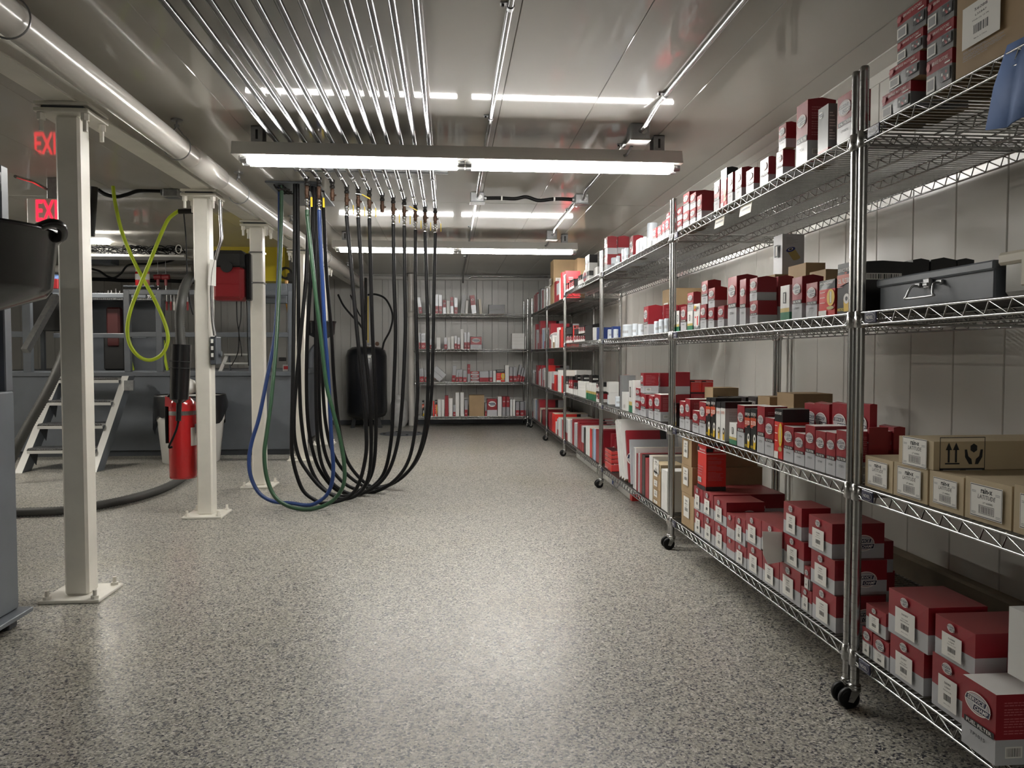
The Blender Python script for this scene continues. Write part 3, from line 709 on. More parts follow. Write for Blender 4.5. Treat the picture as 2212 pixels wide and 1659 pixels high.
style('spw', 'oil_filter_box', 'box', 'silver-white filter box with black top', [(.84, 'box_white'), (1, 'box_black')], 'box_black', ['box_grey', 'box_black'])
style('mg', 'oil_filter_box', 'box', 'red filter box with black top band', [(.74, 'box_bright_red'), (1, 'box_black')], 'box_black')
style('m1', 'oil_filter_box', 'box', 'white filter box with green base', [(.22, 'box_green'), (.34, 'box_gold'), (1, 'box_white')], 'box_white', ['box_green', 'box_grey', 'box_grey'])
style('kn', 'oil_filter_box', 'box', 'white filter box with red and yellow emblem', [(.12, 'box_darkgrey'), (1, 'box_white')], 'box_white')
style('mc', 'oil_filter_box', 'box', 'bright red parts box with black bands', [(1, 'box_bright_red')], 'box_black')
style('dg', 'oil_filter_box', 'box', 'dark grey filter box with white side panel', [(.10, 'box_red'), (1, 'box_darkgrey')], 'box_darkgrey')
style('white', 'parts_box', 'box', 'plain white parts box', [(1, 'box_white')], 'box_white')
style('tan', 'cardboard_carton', 'carton', 'brown cardboard carton', [(1, 'cardboard')], 'cardboard')
style('tanl', 'cardboard_carton', 'carton', 'brown cardboard carton with white end label', [(1, 'cardboard')], 'cardboard')
style('wiper', 'wiper_carton', 'carton', 'tan wiper blade carton with bordered label', [(1, 'cardboard_light')], 'cardboard_light')
style('brake', 'brake_rotor_box', 'box', 'grey brake box with red band', [(.60, 'box_darkgrey'), (1, 'box_red')], 'box_red')
style('blk', 'parts_box', 'box', 'black parts box with white side label', [(1, 'box_black')], 'box_black')
style('bred', 'spark_plug_box', 'box', 'small black and red parts box', [(.3, 'box_white'), (.8, 'box_red'), (1, 'box_black')], 'box_black')
style('bwht', 'parts_box', 'box', 'small black and white parts box', [(.5, 'box_white'), (1, 'box_black')], 'box_black')
style('vial', 'parts_box', 'box', 'small white and green parts box', [(.4, 'box_green'), (.55, 'box_gold'), (1, 'box_white')], 'box_white')
style('blue', 'parts_box', 'box', 'dark blue parts box', [(1, 'box_blue')], 'box_blue')
style('afr', 'air_filter_box', 'box', 'thin red air filter box on edge', [(1, 'box_red')], 'box_red')
style('afg', 'air_filter_box', 'box', 'thin grey air filter box on edge', [(1, 'box_grey')], 'box_white')
style('afw', 'air_filter_box', 'box', 'thin white air filter box on edge', [(1, 'box_white')], 'box_cream')
style('afs', 'air_filter_box', 'box', 'silver air filter box with red foot', [(.36, 'box_red'), (1, 'box_grey')], 'box_white')
style('afo', 'air_filter_box', 'box', 'thin scarlet air filter box on edge', [(1, 'box_bright_red')], 'box_cream')
style('afk', 'air_filter_box', 'box', 'thin black air filter box on edge', [(1, 'box_black')], 'box_black')
style('afb', 'air_filter_box', 'box', 'thin pale-blue air filter box on edge', [(1, 'box_lightblue')], 'box_white')
style('afd', 'air_filter_box', 'box', 'thin dark-grey air filter box on edge', [(1, 'box_darkgrey')], 'box_darkgrey')
style('afc', 'air_filter_box', 'box', 'thin cream air filter box on edge', [(1, 'box_cream')], 'box_cream')
style('afz', 'air_filter_box', 'box', 'silver and red upright air filter box', [(.40, 'box_red'), (1, 'box_silver')], 'box_silver')
style('afzr', 'air_filter_box', 'box', 'red and silver upright air filter box', [(.46, 'box_silver'), (1, 'box_red')], 'box_red')
style('pink', 'air_filter_box', 'box', 'large bright pink-red upright box', [(1, 'box_pink')], 'box_pink')
def carton(k, w, d, h, loc, rz, rk, sh, lod=2, tilt=0.0, lean=0.0, bulge=None, desc=None, **kw):
    name, cat, ds, bands, top, side = STY[k]
    if bulge is None: bulge = {'sc': .03, 'scw': 0.0, 'sp': .02, 'mg': .03, 'blk': .03}.get(k, 0.0)*min(w, d, .12)*3
    me = carton_mesh(name, w, d, h, bands, top, bulge, side=side)
    o = put(name, me, None, loc, (lean, tilt, rz)); o['category'] = cat
    f = d/2 + 0.0004; g = f + .0036*min(1, w/.15)
    if d <= .03: g = f + .0004
    s = w/2 + .0004
    if k in ('sc', 'scw'): face_sc(o, w, d, h, lod, **kw)
    elif k in ('big', 'bign', 'small'): face_sc(o, w, d, h, lod, big=True, lab=None if k == 'bign' else kw.get('lab', 'label_std'))
    elif k == 'sp':
        stick('front_print', 'service_print', o, 'front', 0, h*.5, g, w*.98, h*.5)
        if d > .1: stick('side_label', 'barcode', o, 'side', 0, h*.72, s, d*.6, h*.2)
    elif k == 'spw': stick('front_print', 'service_print_white', o, 'front', 0, h*.5, g, w*.96, h*.5); stick('fine_print', 'fine_print_grey', o, 'side', 0, h*.6, s, d*.7, h*.3)
    elif k == 'mg':
        stick('front_print', 'guard_print', o, 'front', 0, h*.5, g, w*.96, h*.5)
        if d > .07: stick('side_print', 'fine_print_light', o, 'side', 0, h*.45, s, d*.6, h*.3)
    elif k == 'm1': stick('numeral', 'numeral', o, 'front', 0, h*.64, g, min(w*.6, h*.3), h*.32)
    elif k == 'kn': stick('front_print', 'white_filter_print', o, 'front', 0, h*.5, g, w, h*.5)
    elif k == 'mc': stick('front_print', 'motor_print', o, 'front', 0, h*.5, g, w, h*.5); stick('side_print', 'motor_side_print', o, 'side', 0, h*.5, s, d, h*.5)
    elif k == 'dg': stick('side_label', 'fine_print_light', o, 'side', 0, h*.55, s, d*.7, h*.6); stick('logo', 'logo_far', o, 'front', -w*.2, h*.84, g, w*.4)
    elif k == 'tanl': stick('shipping_label', 'label_tall', o, 'front', -w*.05, h*.60, g, w*.62, h*.36)
    elif k == 'wiper':
        stick('shipping_label', 'label_wiper', o, 'front', 0, h*.50, g, w*.70, w*.70)
        if kw.get('mark'): stick('handling_mark', 'handling_mark', o, 'side', -d*.36, h*.48, s, .12)
    elif k == 'brake': stick('front_print', 'brake_print', o, 'front', 0, h*.5, g, w, h)
    elif k == 'blk': stick('side_label', 'barcode', o, 'side', 0, h*.5, s, d*.7, h*.35)
    elif k in ('bred', 'bwht'): stick('front_print', 'oval_mark', o, 'front', 0, h*.55, g, w*.7, w*.7)
    elif k in ('afz', 'afs') and w > 0.02 and kw.get('mark', True): stick('logo', 'oval_mark', o, 'front', 0, h*.17, g, w*.7, w*.9)
    elif k == 'afzr': stick('logo', 'oval_mark', o, 'front', 0, h*.75, g, w*.7, w*.9)
    elif k == 'pink': stick('front_print', 'fine_print_light', o, 'side', 0, h*.5, s, d*.6, h*.6)
    if k in ('afr', 'afo') and d > .2: stick('end_panel', 'air_side', o, 'side', 0, h*.5, s, d, h*.995)
    if k == 'afr' and d > .2 and lod < 3 and kw.get('mark', True): stick('logo', 'logo', o, 'side', -d*.30, h*.45, s, min(h*.55, .16)) if w > .012 else None
    BOXES.append((o, desc or ds, rk, sh, loc)); o['top'] = h
    return o
OCC = []        # space already taken on the side racks
def fit(rk, lo, hi):
    """trim a new box so that it clears the rack posts and its neighbours"""
    lo, hi = list(lo), list(hi); y0, y1, _ = RACK[rk]
    if lo[1] < y0 + .024: lo[1] = y0 + .024
    if hi[1] > y1 - .024: hi[1] = y1 - .024
    for _ in range(3):
        for (a, b) in OCC:
            ov = [min(hi[i], b[i]) - max(lo[i], a[i]) for i in range(3)]
            if min(ov) <= 2e-4: continue
            i = min(range(3), key=lambda k: ov[k]/max(hi[k]-lo[k], 1e-3))
            if lo[i] + hi[i] < a[i] + b[i] and i != 2: hi[i] = a[i] - .001
            else: lo[i] = b[i] + .001
    for i in range(3):
        if hi[i] - lo[i] < .006: hi[i] = lo[i] + .006
    OCC.append((tuple(lo), tuple(hi))); return lo, hi
def flatten_under():
    """a carton that carries another one has a flat top"""
    it = [(o, loc, o.get('top')) for (o, _, _, _, loc) in BOXES]
    for (o, loc, h) in it:
        if h is None: continue
        zt = loc[2] + h
        if any(abs(l2[2]-zt) < .004 and abs(l2[0]-loc[0]) < .14 and abs(l2[1]-loc[1]) < .12 for (p, l2, _) in it if p is not o):
            for v in o.data.vertices:
                if v.co.z > h: v.co.z = h
        del o['top']
FX = 1.208      # plane of the boxes' fronts on the side racks
def sb(rk, sh, xl, xr, yt, k, xs=None, d=None, X=FX, zb=None, yb=None, **kw):
    """box on a side rack from its front face in the photograph: far edge xl, near edge xr, top yt at the near edge"""
    z0 = RACK[rk][2][sh]+0.001 if zb is None else zb
    yb_ = on_x(xl, 768, X).y; ya = on_x(xr, 768, X).y
    ztop = on_x(xr, yt, X).z; h = max(ztop - z0, 0.015)
    if xs is not None: d = max(on_y(xs, 768, ya).x - X, 0.02)
    if d is None: d = 0.11
    d = min(d, 1.765 - X); w = max(yb_ - ya - 0.003, 0.008); ym = (ya+yb_)/2
    lo, hi = fit(rk, (X, ym-w/2, z0), (X+d, ym+w/2, z0+h))
    w, d, h = hi[1]-lo[1], hi[0]-lo[0], hi[2]-lo[2]
    o = carton(k, w, d, h, ((lo[0]+hi[0])/2, (lo[1]+hi[1])/2, lo[2]), -math.pi/2, rk, sh, **kw)
    return hi[2] + 0.001
def nb(rk, sh, Y, xl, xr, yt, k, wy=0.12, zb=None, **kw):
    """box on a side rack whose near (-y) face is seen: spans xl..xr at depth Y"""
    z0 = RACK[rk][2][sh]+0.001 if zb is None else zb
    xa, xb = on_y(xl, 768, Y).x, min(on_y(xr, 768, Y).x, 1.765); h = on_y(xl, yt, Y).z - z0
    lo, hi = fit(rk, (xa, Y, z0), (xb, Y+wy, z0+h))
    carton(k, hi[1]-lo[1], hi[0]-lo[0], hi[2]-lo[2], ((lo[0]+hi[0])/2, (lo[1]+hi[1])/2, lo[2]), -math.pi/2, rk, sh, **kw)
    return hi[2] + 0.001
# ================================================================== contents of the side racks
# ---- rack 2 (paper tags), top shelf
z = sb(2, 0, 1459, 1471, 474, 'sc', d=.10, lod=2); sb(2, 0, 1460, 1471, 447, 'sc', d=.10, zb=z)
z = sb(2, 0, 1473, 1486, 455, 'sc', d=.11); sb(2, 0, 1473, 1486, 415, 'sc', d=.16, zb=z)
z = sb(2, 0, 1488, 1500, 449, 'sc', d=.09, desc='crumpled red filter box with cream label'); sb(2, 0, 1488, 1500, 416, 'sc', d=.09, zb=z, desc='crumpled red filter box with cream label')
sb(2, 0, 1503, 1513, 421, 'sc', xs=1538)
sb(2, 0, 1539, 1551, 390, 'sc', d=.09)
sb(2, 0, 1553.5, 1566, 364, 'mg', xs=1590)
sb(2, 0, 1568, 1579, 374, 'sc', d=.07)
sb(2, 0, 1584, 1598, 364, 'sc', xs=1626)
sb(2, 0, 1607.5, 1624, 364, 'sc', xs=1637)
sb(2, 0, 1637.5, 1655, 341, 'sc', xs=1671)
z = sb(2, 0, 1671.5, 1686, 325.6, 'sc', xs=1712); sb(2, 0, 1676, 1692, 268, 'sc', xs=1714, zb=z)
sb(2, 0, 1713.5, 1738, 219.5, 'sc', xs=1798)
sb(2, 0, 1759.5, 1782, 228, 'dg', xs=1801)
sb(2, 0, 1800.5, 1835, 197, 'sc', xs=1872)
# ---- rack 2, second shelf
sb(2, 1, 1453, 1459.4, 671, 'm1', d=.07); sb(2, 1, 1459.8, 1466.6, 671, 'm1', d=.07)
sb(2, 1, 1470, 1482, 661, 'sc', d=.08)
z = sb(2, 1, 1484, 1495.7, 671, 'm1', d=.08); sb(2, 1, 1484, 1497, 631, 'sc', xs=1513, zb=z)
sb(2, 1, 1498, 1511, 655, 'kn', d=.07)
z = sb(2, 1, 1512, 1525, 657, 'sc', d=.10); sb(2, 1, 1514, 1527.5, 606, 'sc', xs=1556, zb=z)
z = sb(2, 1, 1529, 1542, 664, 'sc', d=.10); sb(2, 1, 1529, 1543, 621, 'sc', xs=1570, zb=z)
sb(2, 1, 1549.5, 1563.5, 660, 'sc', d=.10)
sb(2, 1, 1571, 1590, 596, 'sc', xs=1635)
sb(2, 1, 1596.5, 1610, 602, 'sc', d=.10)
z = sb(2, 1, 1618.5, 1635.6, 649, 'sc', xs=1678); sb(2, 1, 1618, 1634, 599.6, 'sc', xs=1676, zb=z)
sb(2, 1, 1684, 1704, 615, 'm1', d=.06)
sb(2, 1, 1709, 1731, 597, 'sc', xs=1777, code='CP5010')
sb(2, 1, 1739.5, 1764, 609, 'sc', d=.10)
sb(2, 1, 1767.5, 1802, 602, 'mg', d=.10, bulge=0)
sb(2, 1, 1806.5, 1836, 566, 'sp', d=.20)
nb(2, 1, 2.98, 1679, 1712, 597, 'sc', .10)
zt = nb(2, 1, 3.20, 1672, 1734, 592, 'tan', .18)
o_ = nb(2, 1, 3.22, 1687, 1734, 505, 'white', .09, zb=zt, desc='tall grey filter box with a filter element drawing and numeral')
tb = BOXES[-1][0]; _d = tb.dimensions
for m_ in range(len(tb.data.materials)): tb.data.materials[m_] = MAT['box_grey']
_w, _dd, _h = OCC[-1][1][1]-OCC[-1][0][1], OCC[-1][1][0]-OCC[-1][0][0], OCC[-1][1][2]-OCC[-1][0][2]
stick('element_drawing', 'element_drawing', tb, 'side', 0, _h*.52, _w/2+.0006, _dd*.95, _h*.40); stick('numeral', 'numeral', tb, 'front', 0, _h*.60, _dd/2+.007, .06, _h*.3)
nb(2, 1, 3.0, 1738, 1780, 567, 'tan', .16); nb(2, 1, 2.8, 1781, 1830, 581, 'tan', .13)
sb(3, 1, 1430, 1452, 622, 'tan', X=1.50, xs=1514, desc='brown cardboard carton with small side label'); stick('shipping_label', 'barcode', BOXES[-1][0], 'front', 0, .2, .11, .1, .1)
for (xa_, xb_) in ((1889, 1947), (1950, 2003), (2007, 2062), (2064, 2100)): nb(2, 1, 2.245, xa_, xb_, 561, 'blk', .10)
# ---- rack 2, third shelf: front row
T = [(1453, 1462, 871, 'sp', .09), (1469, 1480.5, 868, 'scw', .10), (1481, 1492, 863, 'scw', .14), (1497, 1511, 889, 'scw', .09), (1511.5, 1526, 870, 'scw', .10), (1526.5, 1536.5, 860, 'sp', .12), (1537, 1547.5, 860, 'sp', .12),
     (1548, 1557.5, 869, 'spw', .12), (1558, 1568, 869, 'spw', .12), (1577, 1593, 916, 'm1', .08), (1594, 1610, 877, 'scw', .12), (1610.7, 1623, 884, 'sp', .12), (1623.3, 1636.5, 884, 'sp', .12), (1637.3, 1653.7, 879, 'scw', .09),
     (1654.2, 1674, 905, 'scw', .09), (1675, 1693, 885, 'mg', .10), (1695, 1717, 924, 'scw', .10), (1718, 1741, 939, 'scw', .09), (1741.7, 1763.5, 921.5, 'scw', .12), (1764, 1786.7, 934, 'scw', .12), (1787.2, 1808.5, 937, 'scw', .12), (1809, 1834, 933, 'scw', .14)]
for (a, b, c, k, d) in T: sb(2, 2, a, b, c, k, d=d, bulge=0)
# back row, behind
nb(2, 2, 2.90, 1733, 1768, 885, 'mg', .10, bulge=0)
for i, (xa, xb, Y) in enumerate(((1769, 1791, 2.78), (1793, 1826, 2.60), (1828, 1861, 2.46), (1864, 1897, 2.33))): nb(2, 2, Y, xa, xb, 874, 'sc', .11)
for (xa, xb, Y) in ((1888, 1930, 2.21), (1933, 1967, 2.21)): nb(2, 2, Y, xa, xb, 925, 'sc', .10)
z = nb(3, 2, 4.42, 1493, 1540, 850, 'scw', .12); nb(3, 2, 4.42, 1493, 1516, 821, 'mc', .10, zb=z); nb(3, 2, 4.42, 1517, 1541, 821, 'mc', .10, zb=z)
nb(2, 2, 3.88, 1541, 1596, 838, 'tan', .13)
for (xa, xb, Y) in ((1566, 1588, 3.76), (1590, 1611, 3.64), (1612, 1634, 3.52), (1636, 1657, 3.40)): nb(2, 2, Y, xa, xb, 858, 'sp', .10, bulge=0)
nb(2, 2, 3.24, 1664, 1714, 858, 'tan', .13); nb(2, 2, 3.06, 1716, 1800, 851, 'tan', .16)
# ---- rack 2, bottom shelf
def pile(rk, rows):
    for r in rows: pass
L_ = 'label_std'
TA = on_x(1502, 768, FX).y
z = sb(2, 3, 1475, 1502, 1077, 'tanl', d=.36); z = sb(2, 3, 1474, 1498, 1012, 'tanl', d=.36, zb=z); sb(2, 3, 1475, 1496, 951, 'tanl', d=.34, zb=z)
zb_ = {}
for (n, a, b, c, k, d) in (('B1', 1503, 1523, 1113, 'big', .30), ('B2', 1523.6, 1547, 1127, 'big', .30), ('B3', 1547.6, 1573, 1144, 'big', .34), ('B4', 1573.6, 1592, 1172, 'bign', .22), ('B5', 1592.6, 1618, 1188, 'small', .24), ('B6', 1619, 1652, 1194, 'big', .34), ('B7', 1652.6, 1689.5, 1217, 'big', .34), ('B8', 1690, 1736.5, 1242, 'big', .34), ('S2', 1737.3, 1761.5, 1285, 'small', .26), ('B9', 1762.3, 1815, 1295, 'big', .16)):
    zb_[n] = sb(2, 3, a, b, c, k, d=d)
zU1 = sb(2, 3, 1501.5, 1521, 1060, 'big', d=.34, zb=zb_['B1']); zU2 = sb(2, 3, 1521.6, 1544, 1071, 'big', d=.34, zb=zb_['B2'])
sb(2, 3, 1545, 1573, 1088, 'big', xs=1656, zb=zb_['B3']); sb(2, 3, 1573.6, 1591, 1118, 'bign', d=.24, zb=zb_['B4']); sb(2, 3, 1591.8, 1614.5, 1126, 'small', d=.26, zb=zb_['B5'])
sb(2, 3, 1615, 1649, 1128, 'big', xs=1700, zb=zb_['B6']); sb(2, 3, 1649.6, 1696.5, 1150, 'bign', d=.32, zb=zb_['B7'])
flapped = BOXES[-1][0]; _lo, _hi = OCC[-1]; _w2, _d2, _h2 = (_hi[1]-_lo[1])/2, (_hi[0]-_lo[0])/2, _hi[2]-_lo[2]
_fp = [(_d2, _h2*.95), (_d2+.074, _h2*.99), (_d2+.070, _h2-.085), (_d2+.052, _h2-.122), (_d2, _h2-.115)]
fl = MB('paper').add([(_w2-.006, -a, b) for a, b in _fp] + [(_w2-.0075, -a, b) for a, b in _fp], [(0,1,2,3,4), (9,8,7,6,5)] + [(k, k+5, (k+1) % 5+5, (k+1) % 5) for k in range(5)])
flap = fl.build('torn_flap', flapped); flap['label'] = 'torn white flap hanging off the front'
zM8 = sb(2, 3, 1699, 1743, 1176, 'big', d=.32, zb=zb_['B8']); sb(2, 3, 1697, 1737, 1101, 'big', xs=1800, zb=zM8)
sb(2, 3, 1744, 1756.5, 1232, 'small', d=.26, zb=zb_['S2'])
zM9 = sb(2, 3, 1758, 1811, 1216, 'big', xs=1925, zb=zb_['B9']); sb(2, 3, 1752, 1804, 1135, 'big', xs=1918, zb=zM9)
sb(2, 3, 1509.5, 1528, 965, 'mc', xs=1571, zb=max(zU1, zU2))
# ---- rack 1 (toolbox), top shelf: brake boxes and a big carton
zz_ = None
for (a, b, c) in ((1896, 1957, 179), (1910, 1975, 117), (1926, 1981, 66), (1925, 1987, 0)): zz_ = sb(1, 0, a, b, c, 'brake', d=.16, zb=zz_)
zz_ = None
for (a, b, c) in ((1989, 2044, 110), (1989, 2046, 45), (1989, 2046, -21), (1991, 2047, -85)): zz_ = sb(1, 0, a, b, c, 'brake', d=.16, zb=zz_)
zt = sb(1, 0, 2051, 2197, -120, 'tan', d=.30, desc='big brown cardboard carton with large white label'); bc = BOXES[-1][0]
_pl = on_x(2125, 42, FX); stick('shipping_label', 'label_56088', bc, 'front', bc.location.y-_pl.y, _pl.z-bc.location.z, .1572, .125, .066)
for k in range(3): stick('printed_line', 'fine_print_grey', bc, 'front', 0.0, .045+.0*k, .157, .15, .022) if k == 0 else None
zz_ = None
nb(1, 0, 2.10, 1912, 1990, 222, 'sc', .03)
# blue cloth over the shelf edge
yA = on_x(2166, 270, 1.196).y; cl = MB('blue_cloth'); zt_ = RACK[1][2][0]; nseg = 10; vv = []
for i in range(nseg+1):
    y = yA - .42*i/nseg; wv = .012*math.sin(i*1.7)
    vv += [(1.36, y+.03*0, zt_+.02), (1.197+wv*.3, y-.01, zt_+.012), (1.180+wv, y+.006, zt_-.07), (1.172+wv*1.5, y+.018, zt_-.158-.012*math.sin(i*.5))]
cl.add(vv, [(i*4+k, i*4+k+1, i*4+4+k+1, i*4+4+k) for i in range(nseg) for k in range(3)], smooth=True)
ob = cl.build('blue_cloth'); md = ob.modifiers.new('thick', 'SOLIDIFY'); md.thickness = .004; md.offset = 1
tag(ob, 'blue cloth hanging over the edge of the top shelf by the carton', 'cloth')
# ---- rack 1, second shelf: steel toolbox, plastic case, black boxes behind
z0 = RACK[1][2][1] + .001; tx = 1.235
ya, yb = on_x(2146, 700, tx).y, on_x(1899, 700, tx).y; hh = on_x(2146, 562, tx).z - z0
t = thing('steel_toolbox', 'grey steel toolbox with a wire handle and latch', 'toolbox', (tx, (ya+yb)/2, z0), -math.pi/2)
w2 = (yb-ya)/2
MB('grey_tool').box((-w2, 0, 0), (w2, .26, hh-.016), bev=.004).build('body', t)
mb = MB('grey_tool').box((-w2-.006, -.008, hh-.022), (w2+.006, .266, hh), bev=.004); mb.build('lid', t)
mb = MB('steel_dull'); mb.tube(smooth_path([(-.045, -.006, hh*.62), (-.047, -.022, hh*.58), (-.055, -.03, hh*.30), (-.055, -.03, hh*.24), (.055, -.03, hh*.24), (.055, -.03, hh*.30), (.047, -.022, hh*.58), (.045, -.006, hh*.62)], 4), .0032, 6)
for s in (-1, 1): mb.box((s*.045-.012, -.008, hh*.58), (s*.045+.012, 0, hh*.70), bev=.002)
mb.build('handle', t)
mb = MB('steel_dull').box((-.014, -.012, hh*.50), (.014, -.001, hh*.80), bev=.003); mb.box((-.010, -.016, hh*.56), (.010, -.010, hh*.66), bev=.002); mb.build('latch', t)
tl = MB(); add_text(tl, 'STEELMASTER', 'print_grey', 0, 0, .006, 0, .042); o = tl.build('stamped_name', t); o.matrix_local = Matrix.Translation((0.01, -.0006, hh*.40)) @ FRONT
t2 = thing('plastic_case', 'cream-lidded clear plastic case beside the grey toolbox', 'case', (tx+.0, on_x(2158, 600, tx).y - .17, z0), -math.pi/2)
MB('clear_plastic').box((-.16, 0, 0), (.16, .22, .085), bev=.012).build('body', t2)
MB('box_cream').box((-.168, -.008, .072), (.168, .228, .10), bev=.006).build('lid', t2)
for s in (-.06, .1): MB('box_cream').box((s-.025, -.016, .02), (s+.025, -.009, .095), bev=.003).build('clasp', t2)
# ---- rack 1, third shelf: wiper cartons
z0 = None
zc1 = sb(1, 2, 1867, 1934, 998, 'wiper', d=.52); zc2 = sb(1, 2, 1935, 2010, 1015, 'wiper', d=.52, desc='tan wiper blade carton with white bordered label')
sb(1, 2, 2013, 2089, 1034, 'wiper', d=.50, desc='tan wiper blade carton with plain white label'); sb(1, 2, 2091, 2194, 1053, 'wiper', d=.50, desc='torn tan wiper blade carton with half covered label'); sb(1, 2, 2197, 2320, 1075, 'wiper', d=.50)
sb(1, 2, 1945, 2022, 955, 'wiper', d=.54, zb=max(zc1, zc2), mark=True, desc='tan wiper blade carton lying on the others with handling symbols')
# ---- rack 1, bottom shelf
za = sb(1, 3, 1859, 1895, 1372, 'small', d=.26, lab='label_56088'); zb2 = sb(1, 3, 1896, 1932.5, 1399, 'small', d=.26, lab='label_56088'); sb(1, 3, 1880, 1925, 1333, 'small', d=.28, zb=max(za, zb2), lab='label_56088')
ze = sb(1, 3, 1934, 2010, 1420, 'big', d=.36, lab='label_56087'); sb(1, 3, 1929, 2018, 1320, 'big', xs=2147, zb=ze, lab='label_56087')
zg = sb(1, 3, 2027, 2112, 1466, 'big', d=.40, lab='label_56088'); sb(1, 3, 2032, 2122, 1378, 'big', d=.40, zb=zg, lab='label_56088')
sb(1, 3, 2094, 2171, 1513, 'scw', d=.13, X=1.155, bulge=0, stripe='stripe_fuel', code='TP1015', lod=1, desc='red and grey fuel filter box jutting over the shelf edge')
zw = sb(1, 3, 2176, 2290, 1478, 'big', d=.40, X=1.27); sb(1, 3, 2192, 2300, 1363, 'white', d=.2, zb=zw, X=1.20, desc='tall plain white box on the red case at the shelf end')
# ---- rack 3 (white canisters), top shelf
def canister(rk, sh, px, py_top, wpx, X, z0=None, desc='white shrink-wrapped canister filter', y_base=None):
    z0 = RACK[rk][2][sh] + .001 if z0 is None else z0
    p = on_x(px, py_top, X); r = wpx/2/F*p.y; h = p.z - z0; y0r, y1r, _z = RACK[rk]; p.y = min(max(p.y, y0r+r+.026), y1r-r-.026)
    OCC.append(((X, p.y-r, z0), (X+2*r, p.y+r, z0+h)))
    mb = MB('wrap').lathe([(r*.93, 0), (r, .006), (r, h*.12), (r*.985, h*.14), (r*.985, h*.86), (r, h*.88), (r, h-.008), (r*.9, h)], (0,0,0), 22)
    o = mb.build('filter_canister', None, (X + r, p.y, z0), (0, 0, random.uniform(0, 3)))
    lm = MB()
    for i in range(7):
        a0 = 2.6 + i*.22; a1 = a0 + .13; q = r*1.004
        lm.add([(q*math.cos(a), q*math.sin(a), zz) for zz in (h*.32, h*.52) for a in (a0, (a0+a1)/2, a1)], [(0,1,4,3), (1,2,5,4)], 'print_grey')
    lm.build('printed_marks', o)
    o['category'] = 'canister'; BOXES.append((o, desc, rk, sh, (X+r, p.y, z0))); return z0 + h + .001
z = sb(3, 0, 1435, 1444, 471, 'sc', d=.09, lod=3); sb(3, 0, 1437, 1444, 460, 'sc', d=.09, lod=3, zb=z, bulge=0)
for (a, b, c) in ((1428.3, 1434.4, 478), (1418.3, 1427.8, 486), (1408.5, 1416.5, 492)): sb(3, 0, a, b, c, 'sc', d=.08, lod=3)
canister(3, 0, 1398, 482, 24, 1.36, desc='tall white shrink-wrapped canister filter')
for (px, yt) in ((1389, 512), (1382, 516), (1374, 520)): canister(3, 0, px, yt, 9, 1.235)
sb(3, 0, 1356, 1365, 514, 'white', d=.12, lod=3); nb(3, 0, 5.48, 1366, 1388, 509, 'sc', .10, lod=3)
for (px, yt) in ((1349, 536), (1343, 538)): canister(3, 0, px, yt, 9, 1.235)
z = nb(3, 0, 5.84, 1311, 1331.5, 549, 'sc', .12, lod=3); nb(3, 0, 5.84, 1311, 1331.5, 511, 'sc', .12, lod=3, zb=z)
z = nb(3, 0, 5.80, 1332.3, 1358, 549, 'sc', .12, lod=3); nb(3, 0, 5.80, 1332.3, 1358, 511, 'sc', .12, lod=3, zb=z)
for (px, yt, w) in ((1320, 557, 20), (1310, 562, 8), (1331, 553, 9)): canister(3, 0, px, yt, w, 1.232)
# ---- rack 3, second shelf
sb(3, 1, 1390, 1400, 661, 'sc', xs=1431, lod=2); nb(3, 1, 4.78, 1433.5, 1464, 659, 'sc', .10, lod=3); nb(3, 1, 4.78, 1465, 1490, 659, 'sc', .10, lod=3)
for (px, yt, w) in ((1413, 694, 12), (1423, 690, 14), (1435, 688, 13)): canister(3, 1, px, yt, w, 1.232)
for (px, yt, w) in ((1310, 712, 18), (1325, 711, 11), (1345, 701, 26), (1366, 699, 13), (1378, 700, 13)): canister(3, 1, px, yt, w, 1.232)
nb(3, 1, 5.82, 1324, 1340, 705, 'blue', .10, lod=4)

# ---- rack 3, third shelf
canister(3, 2, 1447, 845, 13, 1.232)   # white wrapped roll beside the post
BOXES[-1] = (BOXES[-1][0], 'tall white wrapped roll beside the double post', 3, 2, BOXES[-1][4])
sb(3, 2, 1414, 1428, 853, 'scw', d=.10, lod=2); sb(3, 2, 1402, 1412, 856, 'scw', d=.08, lod=2); z1_ = sb(3, 2, 1384.5, 1396, 852, 'scw', d=.12, lod=2)
z = sb(3, 2, 1373, 1383, 867, 'scw', d=.09, lod=2); sb(3, 2, 1374, 1383, 839, 'scw', d=.09, zb=z, lod=2)
sb(3, 2, 1384, 1391, 806, 'sc', xs=1423, zb=z1_+.004, lod=2, bulge=0)
zq = nb(3, 2, 4.76, 1426, 1455, 852, 'scw', .10, lod=2); nb(3, 2, 4.76, 1426, 1455, 806, 'sc', .10, zb=zq, lod=2, bulge=0)
zq = nb(3, 2, 4.42, 1460, 1491, 852, 'scw', .10, lod=2); nb(3, 2, 4.42, 1460, 1491, 804, 'sc', .10, zb=zq, lod=2, bulge=0)
sb(3, 2, 1359, 1366, 823, 'm1', d=.09, lod=2); sb(3, 2, 1366.5, 1371.5, 822, 'white', d=.10, lod=3)
z = sb(3, 2, 1344, 1357, 849, 'white', d=.05, lod=3, desc='white parts box with red panel'); stick('front_panel', 'barcode', BOXES[-1][0], 'front', 0, .03, .03, .03, .05)
sb(3, 2, 1339, 1343, 811, 'afd', d=.10, lod=3, desc='narrow dark parts box with side pictures'); nb(3, 2, 5.32, 1348, 1373, 812, 'white', .09, zb=z, lod=3, desc='white parts box with brown printing'); stick('side_print', 'fine_print', BOXES[-1][0], 'side', 0, .09, .046, .07, .06)
